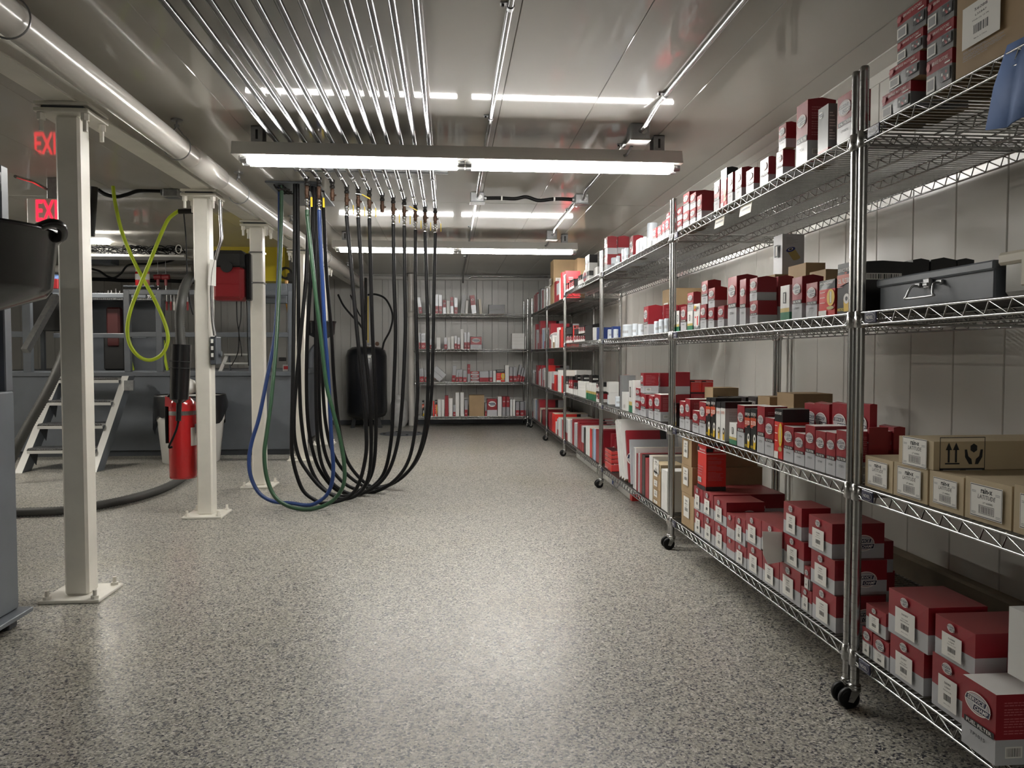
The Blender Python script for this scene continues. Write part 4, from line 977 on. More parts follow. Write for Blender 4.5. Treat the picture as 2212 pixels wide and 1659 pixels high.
for (px, yt, w) in ((1309, 852, 18), (1329, 856, 18)): canister(3, 2, px, yt, w, 1.232, desc='clear wrapped short canister filter')
for (a, yt) in ((0, 848), (1, 825)):
    nb(3, 2, 5.86, 1316, 1337, yt, 'white', .10, zb=None if a == 0 else RACK[3][2][2] + .078, lod=3, desc='white carton with a red tag')
# ---- rack 3, bottom shelf: upright air filter boxes, spines to the aisle
AF = [(1446.5, 1452, 1031, 'afd', .40), (1441, 1446, 1008, 'afw', .40), (1431, 1440, 1020, 'afw', .34)]
for (a, b, c, k, d) in AF[:0]: sb(3, 3, a, b, c, k, d=d)
zt = None
for yt in (1088, 1064, 1042, 1020, 1006): zt = sb(3, 3, 1412, 1429, yt, 'tanl' if yt > 1010 else 'wiper', d=.14, zb=zt, lod=2, desc='small flat tan carton in stack')
sb(3, 3, 1430.5, 1444, 1020, 'white', d=.30, lod=3, desc='white box with red marks standing beside the post')
sb(3, 3, 1404, 1411.5, 987, 'afw', d=.42); sb(3, 3, 1395.5, 1403, 993, 'afr', d=.30, mark=False); sb(3, 3, 1388.5, 1394.8, 985, 'afk', d=.34)
for (a, b, c, k) in ((1384, 1388, 981, 'afr'), (1380, 1383.5, 981, 'afg'), (1376, 1379.5, 981, 'afr'), (1372.5, 1375.5, 968, 'afw'), (1369, 1372, 968, 'afg')): sb(3, 3, a, b, c, k, d=.38, mark=False)
carton('afr', .03, .36, .36, (FX+.19, 5.12, .186), -math.pi/2, 3, 3, lod=2, tilt=R_(-18), desc='red air filter box leaning on the white ones'); carton('afg', .02, .30, .30, (FX+.16, 5.065, .184), -math.pi/2, 3, 3, lod=3, tilt=R_(-9), desc='thin grey box leaning on the red one')
for i, yq in enumerate((5.22, 5.29, 5.36)): carton('afw', .052, .44, .42, (FX+.225, yq, .188), -math.pi/2, 3, 3, lod=3, tilt=R_(-22), desc='wide white air filter box leaning over')
zt = None
for yt in (1002, 993, 984, 975): zt = sb(3, 3, 1308, 1322, yt, 'mc', d=.07, zb=zt, desc='short red-grey box in small stack')
for (Yq, yt) in ((5.80, 949), (5.845, 943), (5.89, 937)): nb(3, 3, Yq, 1322, 1392, yt, 'afr', .032, lod=2)
# ---- rack 4 (small black boxes)
z = sb(4, 0, 1255.6, 1272, 585, 'bwht', d=.10, lod=4, desc='black-white box in the tall stack'); sb(4, 0, 1263.5, 1272, 550, 'bwht', xs=1290, zb=z, lod=4, desc='black-white box in the tall stack')
sb(4, 0, 1275.5, 1290, 576, 'white', d=.12, X=1.245, lod=4, desc='silver clear-wrapped parts box')
for (a, b, yt) in ((1220, 1223, 613), (1223.4, 1226.3, 611), (1229, 1232, 606), (1232.4, 1235.4, 604), (1235.8, 1239, 602)): sb(4, 0, a, b, yt, 'bred', d=.08, lod=4)
sb(4, 0, 1240, 1247.4, 601, 'blk', d=.08, lod=4)
for (a, b, yt) in ((1248, 1251.3, 595), (1251.7, 1255, 593)): sb(4, 0, a, b, yt, 'bwht', d=.08, lod=4)
for (a, b) in ((1219.4, 1224), (1224.6, 1230.2), (1230.7, 1235.2)): sb(4, 1, a, b, 723.5, 'bred', d=.09, lod=4)
zt_ = RACK[4][2][1] + .001; zl = on_x(1230, 723.5, FX).z + .006
sb(4, 1, 1219, 1222.2, 706, 'bred', d=.09, zb=zl, lod=4); sb(4, 1, 1223, 1235.4, 706, 'blk', d=.10, zb=zl, lod=4)
for (a, b) in ((1239.5, 1244.4), (1244.9, 1249.8), (1250.3, 1254), (1254.4, 1258.4), (1258.8, 1262.6)): z = sb(4, 1, a, b, 723, 'bred', d=.09, lod=4)
zl = on_x(1250, 723, FX).z + .008
sb(4, 1, 1240.5, 1249, 710, 'blk', d=.08, zb=zl, lod=4)
for (a, b) in ((1249.6, 1253.4), (1253.8, 1257.7), (1258.1, 1262)): sb(4, 1, a, b, 703, 'bred', d=.09, zb=zl, lod=4)
z = sb(4, 1, 1263.6, 1279.2, 723, 'blk', d=.10, lod=4); sb(4, 1, 1263.6, 1279.2, 701, 'blk', d=.10, zb=z, lod=4)
for (a, b, k) in ((1280.2, 1284, 'white'), (1284.5, 1288, 'white'), (1288.6, 1294.5, 'blue')): sb(4, 1, a, b, 707, k, d=.10, lod=4)
nb(4, 1, 7.45, 1240, 1250, 703, 'mc', .10, lod=4)
for (a, b, k, yt) in ((1219.5, 1223.5, 'bwht', 812.5), (1224, 1228, 'bwht', 812.5), (1228.7, 1233, 'bred', 813), (1233.4, 1237.3, 'bred', 813), (1239.3, 1243.2, 'bwht', 827), (1243.6, 1247.4, 'bwht', 827.5)): sb(4, 2, a, b, yt, k, d=.08, lod=4)
for i, (a, b) in enumerate(((1248.6, 1265),)):
    zq = None
    for yt in (846, 840, 833, 826): zq = sb(4, 2, a, b, yt, 'white', d=.16, zb=zq, lod=4, desc='flat white carton in the low stack')
zq2 = RACK[4][2][2] + .20
for (Y, xa, xb) in ((7.30, 1247, 1258), (7.02, 1259.5, 1278), (6.55, 1279, 1294)):
    zq = nb(4, 2, Y, max(xa, 1262), max(xb, 1274), 827, 'white', .12, lod=4, desc='white parts box under a black one') if Y < 7 else None
    nb(4, 2, Y, xa, xb, 811, 'blk', .14, zb=zq if zq else on_x(1256, 826, FX).z + .008, lod=4) if Y > 7.0 or zq else None
for i in range(5): sb(4, 2, 1266.2+4.2*i, 1270+4.2*i, 829.5+.5*i, 'vial', d=.06, lod=4)
z = sb(4, 2, 1288, 1294.5, 846, 'bred', d=.07, lod=4); sb(4, 2, 1288, 1294.5, 826, 'bwht', d=.07, zb=z, lod=4)
nb(4, 2, 7.72, 1242, 1278, 800, 'white', .10, lod=4, desc='long white carton lying behind the small boxes')
for i, (a, b, yt, k) in enumerate(((1222, 1226, 907, 'afs'), (1226.5, 1232.5, 908, 'afw'), (1233, 1236, 907, 'afg'), (1236.5, 1240.5, 907, 'afr'), (1241, 1244.9, 915, 'afg'), (1245.3, 1247.6, 915, 'afg'), (1248, 1252, 913, 'afr'), (1252.5, 1256, 918, 'afr'), (1256.5, 1261.5, 922, 'afs'), (1262, 1265.5, 926, 'afk'), (1266, 1270, 924, 'afw'), (1270.4, 1274.5, 924, 'afw'), (1275, 1279, 927, 'afo'), (1279.4, 1282, 928, 'afd'), (1282.4, 1287.3, 928, 'afb'), (1288, 1294.8, 930, 'afr'))): sb(4, 3, a, b, yt, k, d=.30+.03*(i % 5), mark=False, lod=3)
# ---- racks 5 and 6
def row(rk, sh, items, d=.3):
    for i, (a, b, yt, k) in enumerate(items): sb(rk, sh, a, b, yt, k, d=d+.02*(i % 4), mark=False, lod=3) if k not in ('white', 'tan') else sb(rk, sh, a, b, yt, k, d=d, lod=4)
row(6, 0, [(1149, 1152.3, 648, 'afd'), (1152.8, 1155.6, 637, 'afr'), (1156.2, 1160.3, 632, 'afr'), (1161, 1163, 634, 'afg'), (1163.5, 1168, 623, 'afk'), (1168.4, 1170.4, 624, 'afg'), (1170.8, 1173.6, 626, 'afr'), (1174, 1176.5, 625, 'afw'), (1177, 1179.8, 619, 'afw')])
row(6, 1, [(1149, 1151.5, 706, 'afg'), (1152, 1154.5, 702, 'afw'), (1155, 1157.4, 700, 'afr'), (1157.8, 1160.5, 712, 'afg'), (1161, 1163.5, 718, 'afs'), (1164, 1167.3, 693, 'afr'), (1167.7, 1169.8, 722, 'afr'), (1170.2, 1172.2, 709, 'afg'), (1172.6, 1175, 712, 'afb'), (1175.4, 1177.5, 708, 'afs'), (1178, 1180, 712, 'afd')])
row(6, 2, [(1149, 1151.5, 800, 'afg'), (1152, 1154.5, 806, 'afw'), (1155, 1157.5, 803, 'afd'), (1158, 1160.6, 789, 'afr'), (1161, 1163.2, 789, 'afr'), (1163.6, 1165.5, 801, 'afg'), (1166, 1168.2, 797, 'afw'), (1168.7, 1170.6, 790, 'afr'), (1171, 1173, 797, 'afg'), (1173.4, 1175.4, 795, 'afs'), (1175.8, 1180, 803, 'white')])
row(6, 3, [(1149, 1151.4, 866, 'afs'), (1151.8, 1154, 863, 'afg'), (1154.4, 1156.6, 862, 'afw'), (1157, 1159, 864, 'afb'), (1159.4, 1162, 863, 'afd'), (1162.4, 1166, 864, 'afr'), (1166.4, 1168.8, 882, 'afc'), (1169.2, 1171.4, 886, 'afk'), (1171.8, 1180, 889, 'afr')])
zr = nb(6, 2, 9.6, 1185.5, 1200, 789, 'afo', .10, lod=4, mark=False, desc='big red and black box lying behind'); nb(6, 2, 9.6, 1185.5, 1197, 775, 'afr', .10, zb=zr, lod=4, mark=False, desc='dark red roll-shaped box on the big red one')
sb(5, 0, 1188.8, 1195.5, 561, 'tan', xs=1241, desc='tall brown cardboard carton with white label'); stick('shipping_label', 'barcode', BOXES[-1][0], 'front', 0, .26, .145, .2, .12); stick('shipping_label', 'barcode', BOXES[-1][0], 'side', 0, .26, .137, .2, .12)
row(5, 0, [(1197, 1201.5, 607, 'afr'), (1202, 1207, 611, 'afs'), (1207.5, 1210.6, 602, 'afw'), (1211, 1214.6, 588, 'pink')], d=.12)
nb(5, 0, 7.985, 1221.6, 1253, 585, 'pink', .05, desc='large pink-red upright panel box'); nb(5, 0, 8.30, 1246.6, 1263, 557.5, 'tan', .30, desc='second brown carton behind the pink-red box')
sb(5, 1, 1186, 1189.6, 699, 'afr', d=.34, lod=2)
row(5, 1, [(1190.4, 1194, 724, 'white'), (1194.5, 1197.5, 739, 'tan'), (1198, 1202, 728, 'white'), (1203, 1207.4, 707, 'afw'), (1208, 1211, 712, 'afr'), (1211.4, 1215.6, 706, 'afo')], d=.24)
row(5, 2, [(1187.5, 1191, 803, 'afw'), (1191.5, 1196.6, 803, 'afs'), (1197.2, 1201, 810, 'afo'), (1201.4, 1204.6, 810, 'afr'), (1205.2, 1209, 800, 'afw'), (1209.4, 1212.6, 800, 'afw'), (1213, 1216.2, 812, 'afo')], d=.26)
row(5, 3, [(1186.5, 1189, 892, 'afr'), (1189.4, 1192.4, 893, 'afr'), (1193, 1199.6, 895, 'afo'), (1200.3, 1203, 912, 'afw'), (1203.5, 1206, 906, 'afs'), (1206.4, 1211.4, 904, 'afw'), (1211.8, 1214.6, 906, 'afg'), (1215, 1217, 907, 'afo')], d=.34)
# ---- back-wall rack
def kb(sh, xl, xr, yt, k, lean=0, d=.22, zb=None, Yk=11.19, **kw):
    z0 = ZK[sh]+.001 if zb is None else zb
    xa, xb = max(on_y(xl, 768, Yk).x, XK0+.03), min(on_y(xr, 768, Yk).x, XK1-.03); h = on_y(xl, yt, Yk).z - z0; w = max(xb-xa-.004, .01)
    lift = abs(math.sin(R_(lean)))*w/2
    o = carton(k, w, d, h, ((xa+xb)/2, Yk+d/2, z0+lift), 0, 7, sh, lod=4, tilt=R_(lean), **kw); return z0 + h + .001
for (a, b, yt, k, ln) in ((906, 913, 643, 'afz', -8), (925, 929.5, 645, 'afw', -6), (940, 947.5, 636, 'afz', 0), (948.3, 955.5, 637, 'afz', 0), (956.5, 964, 648, 'afzr', 0), (964.8, 972, 650, 'afw', 0), (973, 980, 642, 'afzr', 0), (981.5, 989, 643, 'afz', 0), (995, 1003.5, 637, 'afd', 5), (1004.5, 1010.5, 649, 'afw', 4), (1019.5, 1030, 638, 'afzr', -7), (1036, 1042, 646, 'afc', -5)): kb(0, a, b, yt, k, ln)
z = kb(0, 1056, 1091, 669, 'blk'); kb(0, 1056, 1091, 658.5, 'blk', zb=z)
for (a, b, yt, k) in ((904.5, 908.5, 719, 'afz'), (909.5, 919.5, 720, 'afz'), (928.5, 939, 732, 'afz'), (943, 951.5, 729, 'white'), (959.5, 966, 729, 'afz'), (966.6, 973.5, 729, 'white'), (974.3, 981, 726.5, 'white'), (981.6, 987.3, 725, 'afz'), (988, 994, 729, 'afz'), (995, 1001.5, 711, 'afw'), (1002.6, 1008.5, 718, 'afz'), (1009.3, 1015, 718, 'afz'), (1016, 1040.5, 728, 'sc')): kb(1, a, b, yt, k)
z = None
for yt in (744, 736.5, 729, 720): z = kb(1, 1106, 1133, yt, 'white', zb=z, desc='flat white carton in four-high stack')
kb(1, 1134.5, 1141, 726, 'white')
for (a, b, yt, k, ln) in ((906.5, 916, 796, 'afz', -3), (917.5, 922.5, 798, 'afz', -3), (923.5, 927.5, 794, 'afzr', 0), (975, 983, 790, 'afz', 6), (984, 989.5, 799, 'afz', 4), (990.5, 999, 798, 'afz', 0), (1000, 1008, 800, 'afz', 0), (1009.5, 1015.8, 787, 'afzr', 0)): kb(2, a, b, yt, k, ln)
for i in (0, 1):
    o = carton('afg', .07, .22, .19, (on_y(953+i*7.5, 800, 11.19).x, 11.30, ZK[2]+.029+i*.054), 0, 7, 2, lod=4, tilt=R_(-48), mark=False, desc='silver box leaning flat across its neighbours')
z = None
for yt in (818.5, 810.5, 802.5): z = kb(2, 1016.5, 1035, yt, 'sc', zb=z, desc='flat red-silver box in three-high stack', bulge=0)
kb(2, 1035.6, 1056, 802, 'afz', mark=False); kb(2, 1056.8, 1064, 801, 'afz'); kb(2, 1064.8, 1071.3, 801, 'white'); kb(2, 1072, 1090.5, 799, 'mg', bulge=0); kb(2, 1091, 1099.5, 789, 'afw'); kb(2, 1100.3, 1108, 793, 'afz'); kb(2, 1108.7, 1117, 793, 'afz')
for (a, b, yt) in ((1115.5, 1121, 788), (1121.8, 1126.4, 794), (1127.2, 1131.4, 797)): kb(2, a, b, yt, 'afz', 12, d=.2)
for (a, b, yt, k) in ((911, 916, 866, 'sp'), (923.5, 929, 850, 'afw'), (934.5, 938, 866, 'afo'), (939, 944.5, 865, 'mg'), (945.3, 952.5, 863, 'white'), (953.2, 959.5, 863, 'white'), (960.5, 968.5, 855, 'afr'), (969.2, 977.5, 860, 'afw'), (978.3, 984, 875, 'afz'), (983.8, 991.8, 848, 'afw'), (994, 1002, 848, 'afw'), (1003.5, 1010, 864, 'afz'), (1013, 1046, 854, 'tan'), (1047.5, 1051.5, 871, 'afz'), (1052, 1074, 862, 'sc'), (1075, 1084, 857, 'afw'), (1085, 1092.5, 857, 'afzr'), (1093.3, 1101, 857, 'afzr'), (1101.8, 1107, 863, 'white'), (1107.6, 1113, 863, 'white'), (1114, 1122, 868, 'afz'), (1123.5, 1132, 868, 'afz'), (1133, 1141, 868, 'afz')): kb(3, a, b, yt, k, bulge=0)

# ---- paper tags hanging from the top shelf of rack 2
for (xa, xb, yt, yb_) in ((1546, 1565, 456, 470), (1600, 1624, 428, 446)):
    p, q = on_x(xa, yt, 1.198), on_x(xb, yt, 1.198); zt_ = RACK[2][2][0]-.036; hh = .045
    mb = MB('box_cream').add([(1.1985, p.y, zt_), (1.1985, q.y, zt_), (1.194, q.y, zt_-hh), (1.192, p.y, zt_-hh), (1.200, p.y, zt_), (1.200, q.y, zt_), (1.1955, q.y, zt_-hh), (1.1935, p.y, zt_-hh)], [(0,1,2,3), (7,6,5,4), (0,4,5,1), (1,5,6,2), (2,6,7,3), (3,7,4,0)])
    o = mb.build('paper_tag'); tag(o, 'handwritten cream paper tag hanging from the top shelf edge' if xa < 1580 else 'larger cream paper tag hanging from the top shelf edge', 'tag')
    sc = MB(); rnd = random.Random(3); y = p.y-.01
    while y > q.y+.012: rect(sc, y, 0, y-.006, .006, 0, 'ink'); y -= .010
    mk = MB('ink'); y = p.y-.012
    while y > q.y+.012: mk.quad((1.1945, y, zt_-.026), (1.1945, y-.005, zt_-.026), (1.196, y-.005, zt_-.018), (1.196, y, zt_-.018)); y -= .0085
    mk.build('pen_marks', o)
# ---- low crates on the floor under racks 3 and 4
for (y0c, y1c, dsc) in ((5.40, 6.68, 'long grey floor crate with wire handle and red end under the racks'), (6.76, 7.84, 'long pale grey floor crate under the black-box rack')):
    t = thing('floor_case', dsc, 'crate', (1.31, (y0c+y1c)/2, 0), -math.pi/2); L2 = (y1c-y0c)/2
    MB('lamp_white').box((-L2, 0, 0), (L2, .3, .082), bev=.005).build('body', t); MB('lamp_white').box((-L2-.004, -.004, .074), (L2+.004, .304, .092), bev=.004).build('lid', t)
    if y0c < 6:
        MB('steel_dull').tube(smooth_path([(.12, -.003, .06), (.12, -.022, .05), (.15, -.024, .03), (.24, -.024, .03), (.27, -.022, .05), (.27, -.003, .06)], 4), .004, 6).build('handle', t)
        MB('box_bright_red').box((L2-.06, -.003, .004), (L2+.003, .06, .055)).build('red_end', t); MB('paper').box((-.32, -.0015, .015), (-.20, .001, .065)).build('printed_panel', t); MB('box_blue').box((-.05, -.0015, .015), (.03, 0.001, .05)).build('printed_panel', t)
    else:
        for x in (-.3, -.05, .3): MB('grey_dark').box((x-.008, -.0015, .03), (x+.008, .001, .055)).build('slot', t)

# ------------------------------------------------------------------ labels of all the stock, counted from the back wall
SHN = ['top', 'second', 'third', 'bottom']
RKN = {1: 'toolbox rack', 2: 'paper-tag rack', 3: 'white-canister rack', 4: 'black-box rack', 5: 'narrow rack', 6: 'corner rack', 7: 'back-wall rack'}
ORD = ['first', 'second', 'third', 'fourth', 'fifth', 'sixth', 'seventh', 'eighth', 'ninth', 'tenth', 'eleventh', 'twelfth', 'thirteenth', 'fourteenth', 'fifteenth', 'sixteenth', 'seventeenth', 'eighteenth', 'nineteenth', 'twentieth']
def label_stock():
    by = {}
    for (o, ds, rk, sh, loc) in BOXES: by.setdefault((ds, rk, sh), []).append((o, loc))
    for (ds, rk, sh), it in by.items():
        it.sort(key=lambda q: (round(-q[1][1] if rk != 7 else q[1][0], 2), q[1][2]))
        for i, (o, loc) in enumerate(it):
            base = ds; lim = 16
            tail = f'{SHN[sh]} shelf of {RKN[rk]}'
            if len(it) > 1:
                od = ORD[i] if i < len(ORD) else f'{i+1}th'
                mid = f', {od} from ' + ('back wall, ' if rk != 7 else 'tank side, ')
            else: mid = ', '
            s = base + mid + tail
            if len(s.split()) > lim:
                wd = base.split(); need = len(s.split()) - lim
                s = ' '.join(wd[:len(wd)-need]) + mid + tail
                for bad in (' with', ' and', ' a', ' in', ' the', ' of', ' on'):
                    s = s.replace(bad + mid, mid)
            o['label'] = s; o['group'] = f'stock on the {SHN[sh]} shelf of the {RKN[rk]}'
label_stock()
flatten_under()
# ------------------------------------------------------------------ ceiling pipes, valves and hanging hoses
PIPE_Z = ZC - 0.07
PX = [(662.8, 386.6), (689, 388), (717.7, 393), (748.9, 404), (773.7, 408), (797.7, 410.6), (825.6, 420.8), (849.4, 426), (873, 429.6), (897, 441.5), (918, 446), (940, 448.6)]
ENDS = [on_z(a, b, PIPE_Z) for a, b in PX]
PORD = ['first', 'second', 'third', 'fourth', 'fifth', 'sixth', 'seventh', 'eighth', 'ninth', 'tenth', 'eleventh', 'twelfth']
VALVE = {}
def valve_meshes():
    iron = MB('black_iron').lathe([(0.011, -0.045), (0.017, -0.043), (0.017, -0.027), (0.0135, -0.025), (0.0135, -0.012), (0.017, -0.01), (0.017, 0.012), (0.012, 0.015)], (0,0,0), 12)
    iron.lathe([(0.0115, -0.03), (0.0165, -0.028), (0.0165, -0.012), (0.0115, -0.01)], (0, 0, 0), 12, ax='y')
    body = MB('brass').lathe([(0.010, -0.125), (0.0135, -0.122), (0.0135, -0.112), (0.0115, -0.11), (0.0155, -0.098), (0.0155, -0.075), (0.0115, -0.062), (0.0135, -0.06), (0.0135, -0.047), (0.010, -0.045)], (0,0,0), 10)
    body.cyl((0, 0, -0.087), (0.026, 0, -0.087), 0.006, 8)
    lev = MB('steel_dull').add([(0.026, -0.007, -0.083), (0.026, 0.007, -0.083), (0.032, 0.007, -0.085), (0.032, -0.007, -0.085), (0.045, -0.007, -0.125), (0.045, 0.007, -0.125), (0.041, 0.007, -0.125), (0.041, -0.007, -0.125)],
        [(0,1,2,3), (3,2,5,4), (4,5,6,7), (7,6,1,0), (0,3,4,7), (1,6,5,2)])
    grip = MB('yellow_tag').box((0.0405, -0.008, -0.185), (0.0465, 0.008, -0.122), bev=.002)
    fit = MB('chrome').lathe([(0.010, -0.205), (0.0125, -0.20), (0.0125, -0.175), (0.010, -0.172), (0.010, -0.166), (0.014, -0.164), (0.014, -0.150), (0.010, -0.147), (0.0155, -0.144), (0.0155, -0.128), (0.009, -0.125)], (0,0,0), 10)
    return iron.mesh('elbow'), body.mesh('valve_body'), lev.mesh('lever'), grip.mesh('lever_grip'), fit.mesh('hose_fitting')
ELB, VBODY, LEV, GRIP, FIT = valve_meshes()
for i, e in enumerate(ENDS):
    t = thing('overhead_pipe', f'steel overhead pipe ending in a valve, {PORD[i]} from the big white pipe', 'pipe', (e.x, e.y, PIPE_Z), 0, 'steel pipes along the ceiling')
    MB('pipe_steel').cyl((0, YF + 0.05 - e.y, 0), (0, -0.012, 0), 0.0135, 12).build('tube', t)
    MB('chrome').lathe([(0.0137, -0.33), (0.0165, -0.328), (0.0165, -0.29), (0.0137, -0.288)], (0,0,0), 12, ax='y').build('coupling', t)
    put('elbow', ELB, t)
    capped = i in (2, 6)
    vb = put('valve_body', VBODY, t, (0, 0, 0))
    lv = put('lever', LEV, t, (0, 0, 0)); put('lever_grip', GRIP, lv)
    if capped: lv.rotation_euler = (0, R_(-62), 0); lv.location = (0.065, 0, -0.06)
    else: put('hose_fitting', FIT, t)
    if i < 2: lv.rotation_euler = (0, 0, R_(-40))
TR = {  # traced courses from valve, down, along the floor and back up to the ceiling hatch
 3: ('black_rubber', [(757, 560), (771.6, 720), (786, 860), (791, 930), (790, 985), (775, 1045), (750, 1075), (705, 1087), (680, 1080), (652, 1055), (633, 995), (630, 945), (632, 850), (634, 720), (636, 560), (637, 430), (637, 397)]),
 4: ('black_rubber', [(779, 560), (785.6, 720), (798, 850), (802, 960), (796, 1030), (775, 1066), (742, 1078), (715, 1068), (690, 1050), (665, 1020), (645, 985), (635, 930), (638, 850), (650, 720), (660, 613), (664, 537), (666, 440), (667, 400)]),
 5: ('black_rubber', [(800, 560), (804.6, 720), (811, 860), (812, 930), (808, 1000), (795, 1040), (770, 1064), (735, 1072), (705, 1060), (680, 1030), (662, 980), (651, 910), (647, 830), (645, 720), (644, 560), (643, 430), (643, 397)]),
 7: ('black_rubber', [(851, 600), (854.4, 720), (850, 850), (845, 950), (830, 1020), (800, 1055), (770, 1066), (730, 1060), (700, 1030), (680, 990), (666, 920), (662, 830), (664, 720), (671, 600), (675, 500), (676, 402)]),
 8: ('black_rubber', [(874, 600), (875.4, 720), (868, 880), (858, 960), (838, 1020), (805, 1055), (765, 1068), (725, 1050), (700, 1015), (688, 965), (683, 880), (682, 720), (681, 600), (681, 500), (681, 404)]),
 9: ('black_rubber', [(897, 600), (899.5, 720), (902, 850), (895, 940), (880, 1000), (850, 1040), (810, 1062), (780, 1060), (745, 1045), (715, 1010), (698, 960), (690, 880), (689, 720), (688, 600), (687, 480), (686, 406)]),
 10: ('black_rubber', [(921, 600), (924, 720), (924, 850), (917, 930), (900, 990), (870, 1030), (825, 1054), (790, 1052), (750, 1025), (722, 985), (706, 930), (698, 850), (695, 720), (692, 600), (691, 480), (691, 409)]),
 11: ('black_rubber', [(938, 600), (936, 720), (932, 850), (922, 930), (905, 985), (880, 1020), (845, 1045), (810, 1052), (785, 1040), (755, 1005), (740, 965), (728, 890), (720, 800), (716, 720), (706, 600), (700, 480), (697, 412)]),
 0: ('green_hose', [(665, 480), (680, 620), (692, 720), (705, 830), (720, 890), (735, 950), (744, 1010), (741, 1050), (720, 1080), (690, 1096), (655, 1100), (620, 1092), (592, 1070), (576, 1030), (571, 980), (577, 930), (587, 850), (598, 720), (605, 560), (608, 450), (608, 400)]),
 1: ('blue_hose', [(692, 520), (697, 620), (702, 720), (710, 830), (716, 950), (720, 1010), (715, 1050), (700, 1075), (670, 1091), (630, 1087), (590, 1083), (560, 1065), (542, 1030), (538, 990), (545, 950), (560, 900), (580, 800), (594, 720), (601, 600), (604, 500), (604, 405)]),
}
HR = 0.0135
for i, (mt, pts) in TR.items():
    e = ENDS[i]; start = Vector((e.x, e.y, PIPE_Z - 0.20))
    low = max(range(len(pts)), key=lambda k: pts[k][1]); yl = pts[low][1]
    Yb = on_z(pts[low][0], yl, HR).y; end = on_z(*pts[-1], ZC - 0.012); Yl = end.y
    L = [0.0]; prev = None; full = pts
    for k in range(1, len(pts)): L.append(L[-1] + math.hypot(pts[k][0]-pts[k-1][0], pts[k][1]-pts[k-1][1]))
    tl = L[low]; P = [start, start + Vector((0, 0, -0.03))]
    for k, (px, py) in enumerate(pts):
        if L[k] <= tl: u = (L[k]+150)/(tl+150); u = u*u*(3-2*u); Y = e.y + (Yb-e.y)*u
        else: u = (L[k]-tl)/(L[-1]-tl); u = u*u*(3-2*u); Y = Yb + (Yl-Yb)*u
        p = on_y(px, py, Y)
        if p.z < HR + .001:
            p = on_z(px, py, HR + .001)
        P.append(p)
    P = [p for k, p in enumerate(P) if k < 2 or p.z < start.z - .05 or k > len(P)//2]
    col = {'black_rubber': 'black', 'green_hose': 'dark green', 'blue_hose': 'blue'}[mt]
    lb = f'{col} rubber hose looping to the floor from the {PORD[i]} overhead valve'
    sp = smooth_path(P, 8)
    sp = [Vector((p.x, p.y, max(p.z, HR+.0006))) for p in sp]
    o = MB(mt).tube(sp, HR, 10).build('hanging_hose'); tag(o, lb, 'hose', 'hoses hanging from the ceiling valves')
# dark hatch plate the hoses come down through
c = [on_z(573, 391, ZC), on_z(712, 393, ZC), on_z(722, 441, ZC), on_z(650, 441, ZC)]
t = thing('hose_hatch', 'dark grey hatch plate in the ceiling where the hoses gather', 'hatch', (0, 0, 0))
x0, x1 = c[0].x, on_z(722, 441, ZC).x; y0, y1 = on_z(640, 391, ZC).y, on_z(640, 441, ZC).y
MB('grey_dark').box((x0, y0, ZC-.014), (x1, y1, ZC-.001), bev=.003).build('plate', t)
for k in range(9):
    MB('black_iron').tube(smooth_path([(x0+.05+.03*(k % 3), y0+.06+.07*(k//3)+.02*(k % 2), ZC-.014), (x0+.07+.03*(k % 3), y0+.05+.07*(k//3), ZC-.045), (x0+.10+.03*(k % 3), y0+.06+.07*(k//3), ZC-.05)], 4), .006, 6).build('hook', t)
# slotted strut carrying the pipes
ys = 5.02; xa, xb = ENDS[0].x - .06, ENDS[11].x + .10
def strut(y, label):
    mb = MB('galv'); mb.box((xa, y-.021, ZC-.004), (xb, y+.021, ZC-.0005)); mb.box((xa, y-.021, ZC-.042), (xb, y-.0185, ZC-.002)); mb.box((xa, y+.0185, ZC-.042), (xb, y+.021, ZC-.002)); mb.box((xa, y-.021, ZC-.042), (xb, y-.009, ZC-.039)); mb.box((xa, y+.009, ZC-.042), (xb, y+.021, ZC-.039))
    o = mb.build('strut_channel'); tag(o, label, 'strut'); 
    for e in ENDS:
        if e.y > y + .03: MB('galv').lathe([(0.0145, -.008), (0.0175, -.008), (0.0175, .008), (0.0145, .008)], (e.x, y, PIPE_Z), 10, ax='y', caps=False).box((e.x-.004, y-.008, PIPE_Z+.014), (e.x+.004, y+.008, ZC-.038)).build('pipe_clamp', o)
strut(5.05, 'slotted steel strut fixed across the ceiling behind the front strip light')
strut(2.2, 'slotted steel strut fixed across the ceiling above the aisle')
# ------------------------------------------------------------------ back wall: tank, cylinder, pipe, small drain pan
tk = on_z(790, 922, 0); TY = 11.35
tx = on_y(792, 800, TY).x; ztop = on_y(792, 748, TY).z; zbot = on_y(792, 905, TY).z; rr = (835-749)/2/F*TY
t = thing('pressure_tank', 'tall black pressure tank on feet by the back wall', 'tank', (tx, TY, 0))
prof = [(0.02, zbot), (rr*.6, zbot+.01), (rr*.9, zbot+.05), (rr, zbot+.11), (rr, ztop-.14), (rr*.93, ztop-.06), (rr*.7, ztop-.015), (rr*.3, ztop), (0.02, ztop+.003)]
MB('tank_black').lathe(prof, (0,0,0), 28).build('vessel', t)
for a in (200, 270, 340, 90):
    x, y = math.cos(R_(a))*rr*.72, math.sin(R_(a))*rr*.72
    MB('tank_black').add([(x-.03, y-.012, 0), (x+.03, y-.012, 0), (x+.03, y+.012, 0), (x-.03, y+.012, 0), (x*.8-.02, y*.8-.012, zbot+.09), (x*.8+.02, y*.8-.012, zbot+.09), (x*.8+.02, y*.8+.012, zbot+.09), (x*.8-.02, y*.8+.012, zbot+.09)], [(3,2,1,0), (4,5,6,7), (0,1,5,4), (1,2,6,5), (2,3,7,6), (3,0,4,7)]).build('foot', t)
